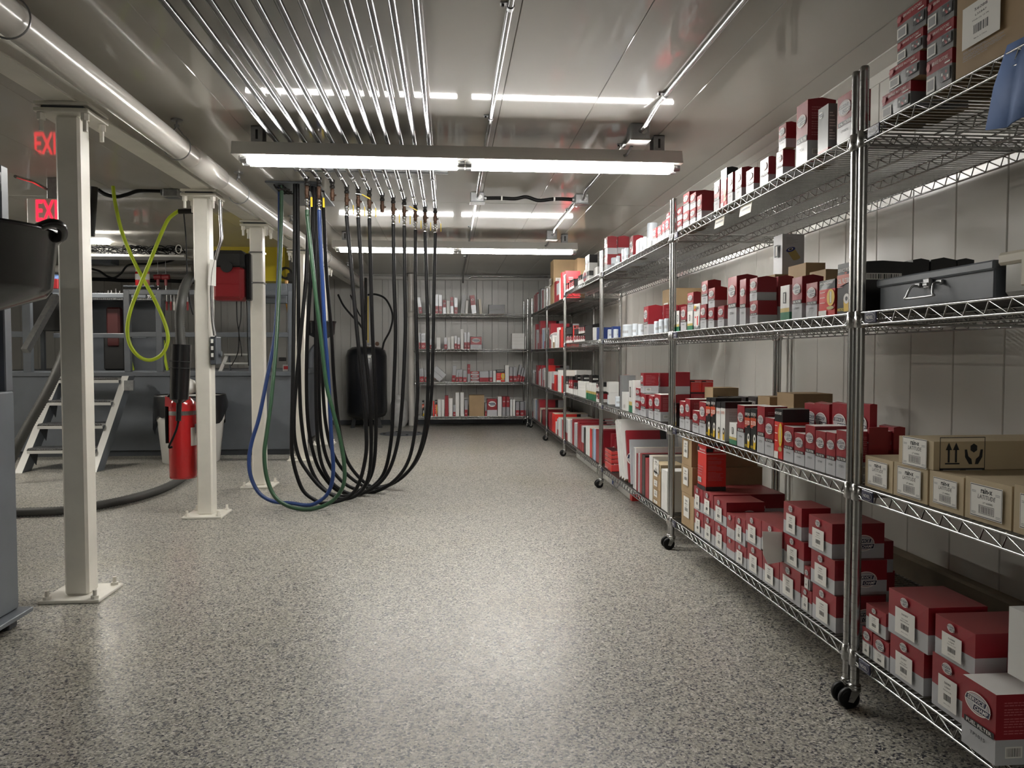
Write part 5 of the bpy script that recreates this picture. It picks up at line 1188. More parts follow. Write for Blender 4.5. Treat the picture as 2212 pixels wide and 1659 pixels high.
mb = MB('steel_dull').cyl((-.13, -.05, ztop+.015), (.16, -.05, ztop+.03), .008, 8); mb.cyl((.05, -.05, ztop-.01), (.05, -.05, ztop+.03), .012, 8); mb.build('manifold', t)
MB('brass').lathe([(.03, 0), (.03, .02)], (.16, -.07, ztop+.035), 14, ax='y').build('gauge', t)
for z in (ztop-.17,): MB('paper').box((.02, -rr-.002, z), (.09, -rr+.02, z+.03)).build('sticker', t)
def px_tube(name, label, cat, pts, Y, r, mt, n=8, k=8, group=None):
    P = [on_y(a, b, (Y if not callable(Y) else Y(i))) for i, (a, b) in enumerate(pts)]
    o = MB(mt).tube(smooth_path(P, k), r, n).build(name); return tag(o, label, cat, group)
px_tube('black_pipe', 'black vertical pipe rising from the pressure tank', 'pipe', [(790, 735), (790, 680), (790, 600)], TY-.05, .02, 'black_iron')
px_tube('air_hose', 'black air hose arching over the pressure tank to its side', 'hose', [(794, 637), (812, 636), (832, 645), (845, 668), (848, 690), (842, 715), (830, 738), (826, 755)], TY-.08, .014, 'black_rubber')
px_tube('air_hose', 'black air hose sagging from the white pipe towards the tank', 'hose', [(730, 636), (742, 660), (760, 682), (775, 698), (783, 710)], TY-.04, .014, 'black_rubber')
px_tube('air_hose', 'thin black hose looping beside the tank pipe', 'hose', [(757, 637), (768, 662), (778, 682), (786, 685), (789, 672)], TY-.10, .010, 'black_rubber')
px_tube('yellow_lead', 'thin yellow lead running down beside the tank pipe', 'cable', [(795, 740), (795, 690), (795, 640)], TY-.09, .007, 'yellow_tag')
p = on_z(862, 921, 0); cx_ = on_y(862, 860, 11.45).x; rz_ = (881-843)/2/F*11.45
t = thing('gas_cylinder', 'grey portable gas cylinder between the tank and the vertical pipe', 'gas cylinder', (cx_, 11.45, 0))
zt = on_y(862, 872, 11.45).z; MB('propane').lathe([(rz_*.7, 0), (rz_*.75, .02), (rz_*.95, .06), (rz_, .1), (rz_, zt-.02), (rz_*.9, zt+.03), (rz_*.5, zt+.07), (rz_*.2, zt+.075)], (0,0,0), 22).build('vessel', t)
MB('propane').lathe([(rz_*.55, zt+.06), (rz_*.55, zt+.13), (rz_*.5, zt+.13), (rz_*.5, zt+.06)], (0,0,0), 16, caps=False).build('collar_guard', t); MB('brass').cyl((0, 0, zt+.07), (0, 0, zt+.12), .018, 8).build('valve', t)
wp = on_y(889, 800, 11.6).x
t = thing('vertical_pipe', 'white vertical plastic pipe in front of the back wall', 'pipe', (wp, 11.6, 0)); MB('white_pvc').cyl((0,0,0), (0,0,ZC-.006), .048, 18).build('pipe_length', t)
MB('white_pvc').lathe([(.049, 1.62), (.056, 1.625), (.056, 1.70), (.049, 1.705)], (0,0,0), 18).build('coupling', t)
def drain_pan(label, loc, R, hgt, zrim, stem=True, n=28):
    t = thing('drain_pan', label, 'drain pan', loc)
    MB('black_plastic').lathe([(R*.16, zrim-hgt*1.6), (R*.2, zrim-hgt*1.25), (R*.86, zrim-hgt*.92), (R*.92, zrim-hgt*.8), (R*.97, zrim-.03), (R*1.03, zrim-.012), (R*1.04, zrim), (R*1.0, zrim), (R*.94, zrim-.02), (R*.88, zrim-hgt*.78), (R*.2, zrim-hgt*1.1)], (0,0,0), n).build('bowl', t)
    if stem: MB('steel_dull').cyl((0,0,0.05), (0,0,zrim-hgt*1.5), .018, 12).build('stem', t); MB('black_iron').lathe([(.10, 0), (.11, .02), (.1, .05), (.05, .06)], (0,0,0), 20).build('base', t)
    return t
dp = on_y(694, 720, 8.97)
t = drain_pan('small black drain pan fixed to a column beyond the hoses', (dp.x, 8.97, 0), .165, .17, on_y(694, 694, 8.97).z, False)
MB('steel_dull').box((-.02, .14, on_y(694, 720, 8.97).z), (.02, 9.188-8.97, on_y(694, 712, 8.97).z)).build('bracket', t)
# big pan in front of the first column
DY = 2.40; dr = on_y(118, 500, DY).x; zr_ = on_y(100, 494, DY).z
t = drain_pan('large glossy black drain pan beside the grey equipment cabinet', (dr-.33, DY, 0), .315, .215, zr_, True, 36)
MB('black_plastic').tube(smooth_path([(.30, -.05, zr_-.01), (.335, -.03, zr_+.012), (.35, 0, zr_+.005), (.335, .03, zr_-.02), (.30, .05, zr_-.02)], 5), .014, 8).build('handle', t)
MB('clear_plastic').lathe([(.05, zr_-.46), (.085, zr_-.43), (.09, zr_-.36), (.06, zr_-.34)], (0.02,-.02,0), 18).build('sight_bowl', t)

# ------------------------------------------------------------------ grey equipment cabinet at the frame's edge
CYn = 3.28; xr_ = on_z(42, 1318, .06).x + .012; yn_ = on_z(42, 1318, .06).y
t = thing('equipment_cabinet', 'tall grey steel equipment cabinet on a skid base', 'cabinet', (xr_, yn_-.42, 0))
zl = on_y(30, 845, yn_).z; zt = on_y(30, 362, yn_).z
MB('grey_steel').box((-.9, 0, .07), (-.012, .42, zl), bev=.006).build('lower_body', t)
MB('grey_steel').box((-.9, -.02, .05), (.03, .44, .068), bev=.003).build('base_flange', t)
for y in (.04, .36): MB('grey_dark').box((-.09, y, 0), (-.02, y+.06, .05), bev=.004).build('foot', t); MB('grey_dark').box((-.85, y, 0), (-.78, y+.06, .05), bev=.004).build('foot', t)
for (x, y) in ((-.065, 0), (-.065, .37)): MB('grey_steel').box((x, y, zl), (x+.05, y+.05, zt), bev=.004).build('corner_post', t)
MB('grey_steel').box((-.9, 0, zt-.09), (-.065, .05, zt), bev=.004).build('top_rail', t); MB('grey_steel').box((-.9, .37, zt-.09), (-.065, .42, zt), bev=.004).build('top_rail', t); MB('black_plastic').box((-.05, .364, zt-.10), (-.0135, .3695, zt-.03)).build('end_plug', t)
MB('grey_dark').box((-.9, .30, zl), (-.07, .33, zt-.09)).build('back_panel', t); MB('box_blue').box((-.5, .1, zl+.001), (-.10, .28, zl+.18), bev=.01).build('blue_unit', t); MB('paper').box((-.0118, .02, zl-.25), (-.0105, .1, zl-.05)).build('notice', t)

# ------------------------------------------------------------------ raised work platform with guard rails and stairs
PY = on_z(560, 983, 0).y; xpr = on_y(630, 900, PY).x; zdk = on_y(500, 803, PY).z; xpl = -5.2
t = thing('work_platform', 'grey steel work platform with guard rails beside the columns', 'platform', (0, PY, 0))
MB('grey_steel').box((xpl, 0, .06), (xpr, .02, zdk-.03), bev=.004).build('front_panel', t)
MB('grey_dark').box((xpl, .03, 0), (xpr-.03, .05, .06)).build('toe_space', t)
MB('grey_steel').box((xpl, -.02, zdk-.045), (xpr+.01, 2.4, zdk), bev=.004).build('deck', t)
MB('grey_steel').box((xpr-.02, .02, .06), (xpr, 2.38, zdk-.03), bev=.003).build('side_panel', t)
zr1, zr2 = on_y(480, 723, PY).z, on_y(480, 632, PY).z
for px in (276, 345, 630): x = on_y(px, 768, PY).x; MB('grey_steel').box((x-.03, -.015, zdk), (x+.03, .045, zr2+.02), bev=.004).build('guard_post', t)
x276 = on_y(276, 768, PY).x
for (za, hb) in ((zr1, .05), (zr2, .05)): MB('grey_steel').box((x276-.03, -.012, za-hb/2), (xpr, .04, za+hb/2), bev=.004).build('guard_rail', t)
x60 = on_y(62, 768, PY).x
MB('grey_steel').box((x60-.05, -.015, zdk), (x60+.03, .045, zr2+.08), bev=.004).build('guard_post', t)
for (za, xb) in ((zr1, x60+.9), (zr2, x60+.9)): MB('grey_steel').box((x60, .5, za-.025), (x276, .55, za+.025), bev=.004).build('guard_rail', t)
MB('grey_steel').box((xpl, .0, zr1-.03), (x60-.04, .04, zr1+.03), bev=.004).build('guard_rail', t)
# sloping handrail stub in front of the stairs
pA, pB = on_y(55, 758, PY-.7), on_y(121, 640, PY-.25)
hr = MB('galv'); d_ = (pB-pA).normalized(); up_ = Vector((0,0,1)); sd = d_.cross(up_).normalized(); nn = sd.cross(d_)
hr.add([p + sd*a + nn*b - Vector((0, PY, 0)) for p in (pA, pB) for a, b in ((-.03,-.03), (.03,-.03), (.03,.03), (-.03,.03))], [(3,2,1,0), (4,5,6,7), (0,1,5,4), (1,2,6,5), (2,3,7,6), (3,0,4,7)]); hr.build('handrail', t)
# stairs
SY0 = on_z(40, 1022, 0).y; xl_, xr2 = on_z(40, 1022, 0).x, on_z(207, 1018, 0).x
run = PY - SY0 - .02; zs_top = on_y(150, 815, PY-.05).z
t = thing('steel_stairs', 'grey steel stairs with grated treads leading up to the platform', 'stairs', (0, SY0, 0))
run = .74
for x in (xl_, xr2):
    mb = MB('grey_steel'); w = .028
    mb.add([(x-w, 0, 0), (x+w, 0, 0), (x+w, .16, 0), (x-w, .16, 0), (x-w, run, zs_top+.02), (x+w, run, zs_top+.02), (x+w, run+.16, zs_top+.02), (x-w, run+.16, zs_top+.02)], [(3,2,1,0), (4,5,6,7), (0,1,5,4), (1,2,6,5), (2,3,7,6), (3,0,4,7)]); mb.build('stringer', t)
    MB('aluminium').add([(x-w-.004, -.006, 0.0), (x+w+.004, -.006, 0.0), (x+w+.004, run-.006, zs_top+.02), (x-w-.004, run-.006, zs_top+.02), (x-w-.004, -.001, 0.0), (x+w+.004, -.001, 0.0), (x+w+.004, run-.001, zs_top+.02), (x-w-.004, run-.001, zs_top+.02)], [(3,2,1,0), (4,5,6,7), (0,1,5,4), (1,2,6,5), (2,3,7,6), (3,0,4,7)]).build('stringer_face', t)
for k in range(4):
    z = zs_top*(k+1)/4 - .01; y = run*(k+1)/4 - .10
    mb = MB('aluminium').box((xl_+.03, y, z-.035), (xr2-.03, y+.012, z+.002)); mb.box((xl_+.03, y, z-.006), (xr2-.03, y+.24, z)); mb.build('tread', t)
    tm = MB('galv'); n = 26
    for j in range(n):
        x = xl_+.04 + (xr2-xl_-.08)*j/(n-1); tm.add([(x-.008, y, z), (x+.008, y, z), (x, y, z+.014), (x-.008, y+.2, z), (x+.008, y+.2, z), (x, y+.2, z+.014)], [(0,1,2), (5,4,3), (0,2,5,3), (1,4,5,2)])
    tm.build('grip_teeth', t.children[-1])
    for x, s in ((xl_+.03, 1), (xr2-.03, -1)): MB('grey_dark').add([(x, y+.01, z-.006), (x, y+.2, z-.006), (x, y+.15, z-.16), (x+s*.004, y+.01, z-.006), (x+s*.004, y+.2, z-.006), (x+s*.004, y+.15, z-.16)], [(0,1,2), (5,4,3), (0,3,4,1), (1,4,5,2), (2,5,3,0)]).build('tread_bracket', t)
MB('galv').box((xr2+.03, run-.12, zs_top-.12), (xr2+.12, run-.09, zs_top-.02), bev=.003).build('end_bracket', t)

# ------------------------------------------------------------------ things on and above the platform
def at(px, py, Y): return on_y(px, py, Y)
BY = PY + .75      # depth of the bench
zb0, zb1 = at(260, 648, BY).z, at(260, 637, BY).z
t = thing('work_bench', 'bench on the platform edged with bright tread plate', 'bench', (0, BY, 0))
xa, xb = at(150, 640, BY).x, at(352, 640, BY).x
MB('galv').box((xa, 0, zb0), (xb, .6, zb1), bev=.003).build('top', t)
mb = MB('steel')
for k in range(46):
    x = xa+.01+(xb-xa-.02)*k/46; mb.add([(x, -.002, zb0+.01), (x+.006, -.002, zb0+.01), (x+.026, -.002, zb1-.008), (x+.02, -.002, zb1-.008), (x, -.006, zb0+.013), (x+.02, -.006, zb1-.011)], [(0,1,4), (1,2,5,4), (2,3,5), (3,0,4,5)])
mb.build('tread_plate_edge', t)
for x in (xa+.05, xb-.05): MB('grey_dark').box((x-.03, .05, zdk+.001-0), (x+.03, .11, zb0), bev=.003).build('leg', t)
MB('grey_dark').box((xa+.1, .3, zdk+.001), (xb-.1, .34, zb0)).build('back_sheet', t)
def can(px, pyt, pyb, Y, r, mt, label, capm='white_plastic'):
    a, b = at(px, pyt, Y), at(px, pyb, Y); h = a.z-b.z
    t = thing('spray_can', label, 'spray can', (b.x, Y, b.z)); MB(mt).lathe([(r*.95, 0), (r, .004), (r, h*.78), (r*.8, h*.84)], (0,0,0), 16).build('body', t); MB(capm).lathe([(r*.8, h*.84), (r*.8, h), (r*.3, h+.003)], (0,0,0), 14).build('cap', t); MB('paper').lathe([(r*1.01, h*.35), (r*1.01, h*.7)], (0,0,0), 16, caps=False).build('label_band', t)
zsh = at(300, 618, BY+.1).z
t = thing('small_shelf', 'narrow grey shelf holding the spray cans above the bench', 'shelf', (0, BY, 0)); MB('grey_dark').box((at(264, 618, BY).x, .02, zsh-.014), (at(332, 618, BY).x, .25, zsh), bev=.003).build('board', t); MB('grey_dark').box((at(276, 618, BY).x, .2, zb1), (at(284, 618, BY).x, .24, zsh-.014)).build('bracket', t); MB('grey_dark').box((at(322, 618, BY).x, .2, zb1), (at(330, 618, BY).x, .24, zsh-.014)).build('bracket', t)
can(299, 581, 617.4, BY+.1, .033, 'red_ext', 'red and white spray can on the small shelf'); can(317, 581, 617.4, BY+.1, .033, 'print_pink', 'pink spray can beside the red one on the small shelf')
for i, (px, py) in enumerate(((234, 628), (241, 627), (251, 624), (259, 628), (222, 630), (212, 629))):
    q = at(px, 637, BY+.2); h = at(px, py, BY+.2).z - zb1
    tag(MB('chrome' if i < 4 else 'black_plastic').lathe([(.012, 0), (.014, .003), (.014, h*.6), (.011, h*.7), (.011, h)], (0,0,0), 12).build('socket_tool', None, (q.x, BY+.2, zb1+.001)), ['short chrome socket nearest the black fittings on the bench', 'second chrome socket from the black fittings on the bench', 'tallest chrome socket on the tread-plate bench', 'chrome socket nearest the spray cans on the bench', 'black fitting next to the chrome sockets on the bench', 'black fitting nearest the first white column on the bench'][i], 'tool', 'small tools on the bench')
t = thing('red_toolbox', 'red steel toolbox on a ledge beside the first column', 'toolbox', (0, PY+.62, 0))
za, zb = at(90, 624, PY+.62).z, at(90, 602, PY+.62).z; xa, xb = at(57, 610, PY+.62).x, at(125, 610, PY+.62).x
MB('red_tool').box((xa, 0, za), (xb, .3, zb), bev=.008).build('body', t); MB('grey_dark').box((xa-.05, -.02, za-.05), (xb+.1, .4, za-.001), bev=.003).build('ledge', t)
for x in (xa-.03, xb+.08): MB('grey_dark').box((x-.02, .36, zdk+.001), (x+.02, .4, za-.05)).build('ledge_leg', t)
MB('blue_cloth').lathe([(.09, 0), (.10, .02), (.06, .05), (.02, .06)], ((xa+xb)/2+.08, .12, zb), 9).build('rag', t)
# dark cabinet below the ledge
MB('black_matte').box((xa-.02, -.01, at(90, 715, PY+.62).z), (xb+.02, .1, at(90, 637, PY+.62).z), bev=.01).build('dark_locker', t)
# vice under the bench
vx = at(222, 690, BY-.15).x
t = thing('dark_tool_chest', 'dark red and black tool chest standing under the bench', 'tool chest', (vx, BY+.12, zdk+.001))
zv = at(222, 655, BY).z - zdk; MB('black_matte').box((-.12, 0, 0), (.12, .14, zv*.55), bev=.02).build('base', t); MB('dark_red').box((-.08, -.01, zv*.35), (.07, .1, zv*.95), bev=.02).build('body', t)
# hand drills hanging in front of the bench
for i, px in enumerate((341, 358)):
    q = at(px, 600, BY+.15); t = thing('power_drill', ['red and silver power drill hung above the tools', 'all red power drill hung above the tools'][i], 'drill', (q.x, BY+.15, q.z))
    mb = MB('red_tool').cyl((-.04, 0, .005), (.04, 0, .01), .03, 12); mb.build('body', t); MB('red_tool').box((-.015, -.015, -.09), (.015, .015, 0), bev=.006).build('grip', t); MB('steel').cyl((0, 0, -.09), (0, 0, -.14), .008, 8).build('chuck', t); MB('steel_dull').cyl((0, 0, .03), (0, 0, .42), .003, 5).build('hook_wire', t)
for i, (px, m) in enumerate(((360, 'red_tool'), (369, 'red_tool'), (376, 'white_plastic'), (405, 'red_tool'))):
    q = at(px, 640, PY-.03); t = thing('screwdriver', f'{"white" if m == "white_plastic" else "red"}-handled screwdriver hanging from the upper guard rail, {PORD[i]} from the bench', 'screwdriver', (q.x, PY-.03, zr2-.03))
    MB('steel').cyl((0, 0, .0), (0, 0, -.07), .004, 6).build('blade', t); MB(m).cyl((0, 0, -.07), (0, 0, -.16), .012, 8, r2=.009).build('grip', t)
# red and black reel box beside column 3
t = thing('cord_reel', 'red and black plastic reel box hung beside a white column', 'reel', (0, 6.26, 0))
xa, xb = at(464, 600, 6.26).x, at(528, 600, 6.2).x; za, zm, zb = at(500, 649, 6.2).z, at(500, 583, 6.2).z, at(500, 541, 6.2).z
MB('red_tool').box((xa, -.1, za), (xb, .08, zm+.03), bev=.03).build('lower_shell', t); MB('black_matte').box((xa-.005, -.095, zm), (xb+.005, .085, zb), bev=.03).build('upper_shell', t)
MB('red_tool').box((xa+.03, -.113, za+.02), (xb-.02, -.09, za+.13), bev=.01).build('front_recess', t); MB('black_matte').lathe([(.045, 0), (.045, .015), (.02, .02)], ((xa+xb)/2, -.115, zm+.02), 18, ax='y').build('hub', t)
MB('black_plastic').box((xb+.006, -.06, za), (xb+.05, .06, zb-.02), bev=.01).build('guide_frame', t); MB('steel_dull').box((xb+.04, -.02, za+.1), (-1.519-.051, .02, zb-.1)).build('wall_bracket', t)
for i, (pts) in enumerate(([(511, 650), (512, 690), (516, 720), (514, 760), (500, 790)], [(521, 650), (520, 690), (516, 715), (521, 750), (522, 770)], [(533, 650), (534, 690), (535, 740), (537, 790)])):
    px_tube('extension_lead', f'thin black cord hanging below the red reel, {PORD[i]} of three', 'cord', pts, 6.33, .0045, 'black_rubber', 6)
px_tube('extension_lead', 'thin black cord hanging from the beam beside the extinguisher column', 'cord', [(397, 462), (402, 520), (404, 590), (410, 650), (417, 680)], 5.55, .005, 'black_rubber', 6)
# yellow reel housing and amber hose
t = thing('yellow_reel_housing', 'yellow steel hose reel housing under the ceiling behind the columns', 'reel housing', (0, 8.9, 0))
xa, xb = at(458, 560, 8.9).x, at(615, 560, 8.9).x; za, zb = at(540, 607, 8.9).z, at(540, 503, 8.9).z
mb = MB('yellow_paint'); n = 10; arc = [(xb-.16+.16*math.sin(R_(90*k/n)), zb-.16+.16*math.cos(R_(90*k/n))) for k in range(n+1)]
pf = [(xa, za), (xb, za)] + list(reversed(arc)) + [(xa, zb)]; m_ = len(pf)
mb.add([(x, 0, z) for x, z in pf] + [(x, .25, z) for x, z in pf], [tuple(range(m_)), tuple(reversed(range(m_, 2*m_)))] + [(k, m_+k, m_+(k+1) % m_, (k+1) % m_) for k in range(m_)]); mb.build('housing', t)
MB('steel_dull').box((xa+.2, .1, zb), (xa+.26, .16, ZC-.001)).build('hanger', t); MB('steel_dull').box((xb-.4, .1, zb), (xb-.34, .16, ZC-.001)).build('hanger', t)
q = at(617, 590, 8.85); t = thing('hose_swivel', 'black hose swivel fitting at the end of the yellow housing', 'fitting', (q.x, 8.85, q.z)); mb = MB('black_iron')
for k in range(5): mb.tube([(.06*math.cos(R_(a)), -.02+.012*k, .06*math.sin(R_(a))) for a in range(0, 361, 30)], .011, 6)
mb.build('coil', t); MB('black_matte').box((.02, -.03, -.11), (.26, .06, .0), bev=.01).build('valve_block', t); MB('steel_dull').cyl((.12, .02, 0), (.12, .02, ZC-q.z), .008, 6).build('hanger_rod', t)
px_tube('amber_hose', 'amber coloured hose hanging from the swivel behind the hoses', 'hose', [(619, 606), (619, 630), (621, 655), (626, 680), (633, 705)], 8.8, .022, 'amber_hose')

# ------------------------------------------------------------------ around column 2: extinguisher, lamp hose, conduit, can
EYX = 5.22; EX = at(396, 900, EYX); rx = (423-368)/2/F*EYX; za, zt = at(396, 1033, EYX).z, at(396, 858, EYX).z
t = thing('fire_extinguisher', 'red fire extinguisher hung on the column with the switch box', 'fire extinguisher', (EX.x-.005, EYX, 0))
MB('red_ext').lathe([(rx*.7, za), (rx*.96, za+.004), (rx, za+.02), (rx, zt-.06), (rx*.92, zt-.03), (rx*.6, zt), (rx*.25, zt+.015)], (0,0,0), 26).build('cylinder', t)
MB('steel').lathe([(rx*1.012, zt-.115), (rx*1.012, zt-.088)], (0,0,0), 26, caps=False).build('clamp_band', t)
q_ = rx*1.008; aa = [R_(a) for a in (-38, -28, -18, -8, 2)]; MB('paper').add([(q_*math.cos(a), q_*math.sin(a), z_) for z_ in (za+.22, za+.34) for a in aa], [(k, k+1, k+6, k+5) for k in range(4)], smooth=True).build('inspection_label', t)
MB('steel').cyl((0,0,zt+.01), (0,0,zt+.06), .016, 10).build('neck', t)
mb = MB('black_matte').box((-.06, -.014, zt+.07), (.09, .014, zt+.085), bev=.004); mb.box((-.02, -.012, zt+.045), (.09, .012, zt+.058), bev=.004); mb.build('lever', t)
MB('black_rubber').tube(smooth_path([(-.02, -.02, zt+.05), (-.08, -.03, zt), (-rx*1.05, -.03, zt-.1), (-rx*1.03, -.03, zt-.3)], 5), .011, 8).build('discharge_hose', t)
MB('box_pink').add([(-rx*1.05, -rx*.7, zt-.055), (-rx*.45, -rx*1.0, zt-.06), (-rx*.45, -rx*1.0, zt+.0), (-rx*1.0, -rx*.75, zt+.01)], [(0,1,2,3), (3,2,1,0)]).build('service_tag', t)
MB('white_plastic').lathe([(.012, 0), (.05, .015), (.06, .05), (.045, .09), (.01, .105)], (.05, -.04, zt+.02), 10).build('white_wrap', t)
MB('steel_dull').box((rx-.01, -.02, za+.3), (-1.588-.05-EX.x+.005, .02, za+.36)).build('bracket', t)
# ribbed hose with black nozzle hanging in front
def ribbed(P, r, mt, name, parent=None):
    pp = smooth_path(P, 26); return MB(mt).tube(pp, r, 12, rad=[r if (i % 2) else r*.88 for i in range(len(pp))]).build(name, parent)
HY = 4.98
t = thing('suction_hose', 'ribbed grey suction hose with a black nozzle hanging by the extinguisher', 'hose', (0, 0, 0))
ribbed([at(425, 596, 5.25), at(412, 600, 5.22), at(400, 618, HY+.12), at(392, 650, HY), at(388, 690, HY), at(391, 746, HY)], .031, 'corrugated', 'ribbed_hose', t)
a, b = at(391, 744, HY), at(387, 862, HY); ax = (b-a); mbn = MB('black_plastic').cyl(a, a+ax*.30, .060, 20); mbn.build('collar', t); MB('black_plastic').cyl(a+ax*.3, b, .061, 20, r2=.056).build('barrel', t); MB('black_plastic').cyl(b, b+ax*.07, .056, 20, r2=.022).build('end_cone', t)
for u in (.30, .42): MB('black_matte').cyl(a+ax*u, a+ax*(u+.015), .0635, 20).build('ring', t)
MB('black_plastic').cyl(b+ax*.06, b+ax*.40, .017, 10).build('tail_plug', t); MB('black_rubber').tube(smooth_path([b+ax*.4, at(382, 925, HY), at(374, 945, HY), at(366, 962, HY), at(366, 967, HY), at(372, 965, HY)], 5), .007, 8).build('cord', t)
zf = .032
t = thing('floor_hose', 'thick black ribbed hose lying across the floor behind the columns', 'hose', (0, 0, 0))
P = [on_z(-60, 1112, zf), on_z(38, 1107, zf), on_z(135, 1103, zf), on_z(210, 1092, zf), on_z(290, 1075, zf), on_z(345, 1058, zf), on_z(383, 1040, zf), on_z(400, 1028, zf), on_z(420, 1015, zf)]
ribbed(P, .031, 'corrugated', 'ribbed_hose', t)
t = thing('stair_hose', 'thick grey ribbed hose slanting across the stairs', 'hose', (0, 0, 0))
ribbed([at(20, 1000, 6.55), at(38, 962, 6.55), at(65, 912, 6.6), at(100, 850, 6.66), at(124, 800, 6.72), at(140, 758, 6.8), at(150, 700, 6.85), at(152, 600, 6.9), on_y(153, 480, 6.92)], .042, 'corrugated', 'ribbed_hose', t)
# conduit and switch box on column 2
cx2, cy2 = -1.588, 5.17
t = thing('switch_box', 'grey switch box fixed to the right side of the extinguisher column', 'switch box', (cx2+.0505, cy2-.02, 0))
za, zb = at(467, 788, 5.08).z, at(467, 727, 5.08).z
MB('grey_dark').box((0, -.05, za), (.045, .05, zb), bev=.006).build('body', t); MB('black_matte').box((.004, -.052, za+.03), (.03, -.0495, zb-.03)).build('label_panel', t)
for k in range(3): MB('paper').box((.009, -.0535, za+.05+.045*k), (.024, -.0515, za+.075+.045*k)).build('printed_mark', t)
MB('grey_dark').cyl((.045, 0, (za+zb)/2-.02), (.06, 0, (za+zb)/2-.02), .02, 10).build('switch_knob', t)
conduit('bent steel conduit dropping down the extinguisher column to the switch box', smooth_path([at(a_, b_, 5.09) for a_, b_ in ((475, 432), (476, 470), (478, 515), (470, 545), (459, 590), (457, 640), (459, 690), (464, 725))], 6), .0105)
tag(MB('paper').add([at(454, 560, 5.08), at(467, 562, 5.08), at(466, 618, 5.08), at(449, 616, 5.08)] + [p+Vector((0, .003, 0)) for p in (at(454, 560, 5.08), at(467, 562, 5.08), at(466, 618, 5.08), at(449, 616, 5.08))], [(3,2,1,0), (4,5,6,7), (0,1,5,4), (1,2,6,5), (2,3,7,6), (3,0,4,7)]).build('paper_notice'), 'white paper notice tucked behind the bent conduit on the column', 'paper')
# white bin with black bag
bn = on_z(413, 1005, 0); t = thing('waste_bin', 'white waste bin lined with a black bag behind the extinguisher', 'bin', (at(413, 930, bn.y+.27).x, bn.y+.27, 0))
rb = (480-346)/2/F*(bn.y+.27); zt = at(413, 858, bn.y).z
MB('white_plastic').lathe([(rb*.8, 0), (rb*.84, .01), (rb*.97, zt*.62), (rb, zt*.64), (rb*1.0, zt-.03), (rb*1.03, zt), (rb*.97, zt), (rb*.8, .03)], (0,0,0), 28).build('body', t)
mb = MB('bag_black'); n = 30; vv = []
for k in range(n):
    a = 2*math.pi*k/n; dz = zt*(.62+.14*math.sin(3*a+1.2)+.06*math.sin(7*a))
    for (r, z) in ((rb*.90, zt-.05), (rb*1.04, zt+.012), (rb*1.055, zt-.01), (rb*1.07+.008*math.sin(9*a), (zt+dz)/2), (rb*1.06+.01*math.sin(11*a), dz)): vv.append((r*math.cos(a), r*math.sin(a), z))
mb.add(vv, [(k*5+j, ((k+1) % n)*5+j, ((k+1) % n)*5+j+1, k*5+j+1) for k in range(n) for j in range(4)], smooth=True); mb.build('bin_bag', t)
# step stool on the platform
sx = at(520, 803, PY+.5); t = thing('step_ladder', 'small aluminium step ladder standing on the platform', 'step ladder', (sx.x, PY+.5, zdk+.001))
hs = at(520, 768, PY+.5).z - zdk; w = .15
for s in (-1, 1): MB('aluminium').add([(s*w*1.25-.02, -.12, 0), (s*w*1.25+.02, -.12, 0), (s*w*.95+.02, -.02, hs), (s*w*.95-.02, -.02, hs), (s*w*1.25-.02, -.09, 0), (s*w*1.25+.02, -.09, 0), (s*w*.95+.02, .01, hs), (s*w*.95-.02, .01, hs)], [(0,1,2,3), (7,6,5,4), (0,4,5,1), (1,5,6,2), (2,6,7,3), (3,7,4,0)]).build('leg', t); MB('steel_dull').cyl((s*w*1.15, .22, 0), (s*w*.9, .03, hs), .012, 8).build('rear_leg', t)
MB('aluminium').box((-w*1.1, -.06, hs), (w*1.1, .06, hs+.02), bev=.004).build('top_step', t); MB('aluminium').box((-w*1.1, -.09, hs*.42), (w*1.1, -.02, hs*.42+.02), bev=.004).build('step', t)
# exit sign hanging from the ceiling
EY = 5.55; xa = at(58, 450, EY).x; za, zb = at(80, 482, EY).z, at(80, 428, EY).z; xw = .32
t = thing('exit_sign', 'white exit sign with glowing red letters hung from the ceiling', 'exit sign', (xa, EY, 0))
MB('lamp_white').box((0, 0, za), (xw, .05, zb), bev=.004).build('housing', t)
mb = MB(); add_text(mb, 'EXIT', 'exit_red', 0, 0, (zb-za)*.86, 0, .205, 0, .012); o = mb.build('letters', t); o.matrix_local = Matrix.Translation((.163, -.003, (za+zb)/2)) @ FRONT
MB('galv').box((xw*.4, .01, zb), (xw*.7, .04, ZC-.0005), bev=.003).build('ceiling_mount', t)
conduit('dark conduit slanting to the exit sign mount along the ceiling', [at(33, 381, 4.95), at(70, 392, 5.2), at(100, 408, 5.5)], .01)
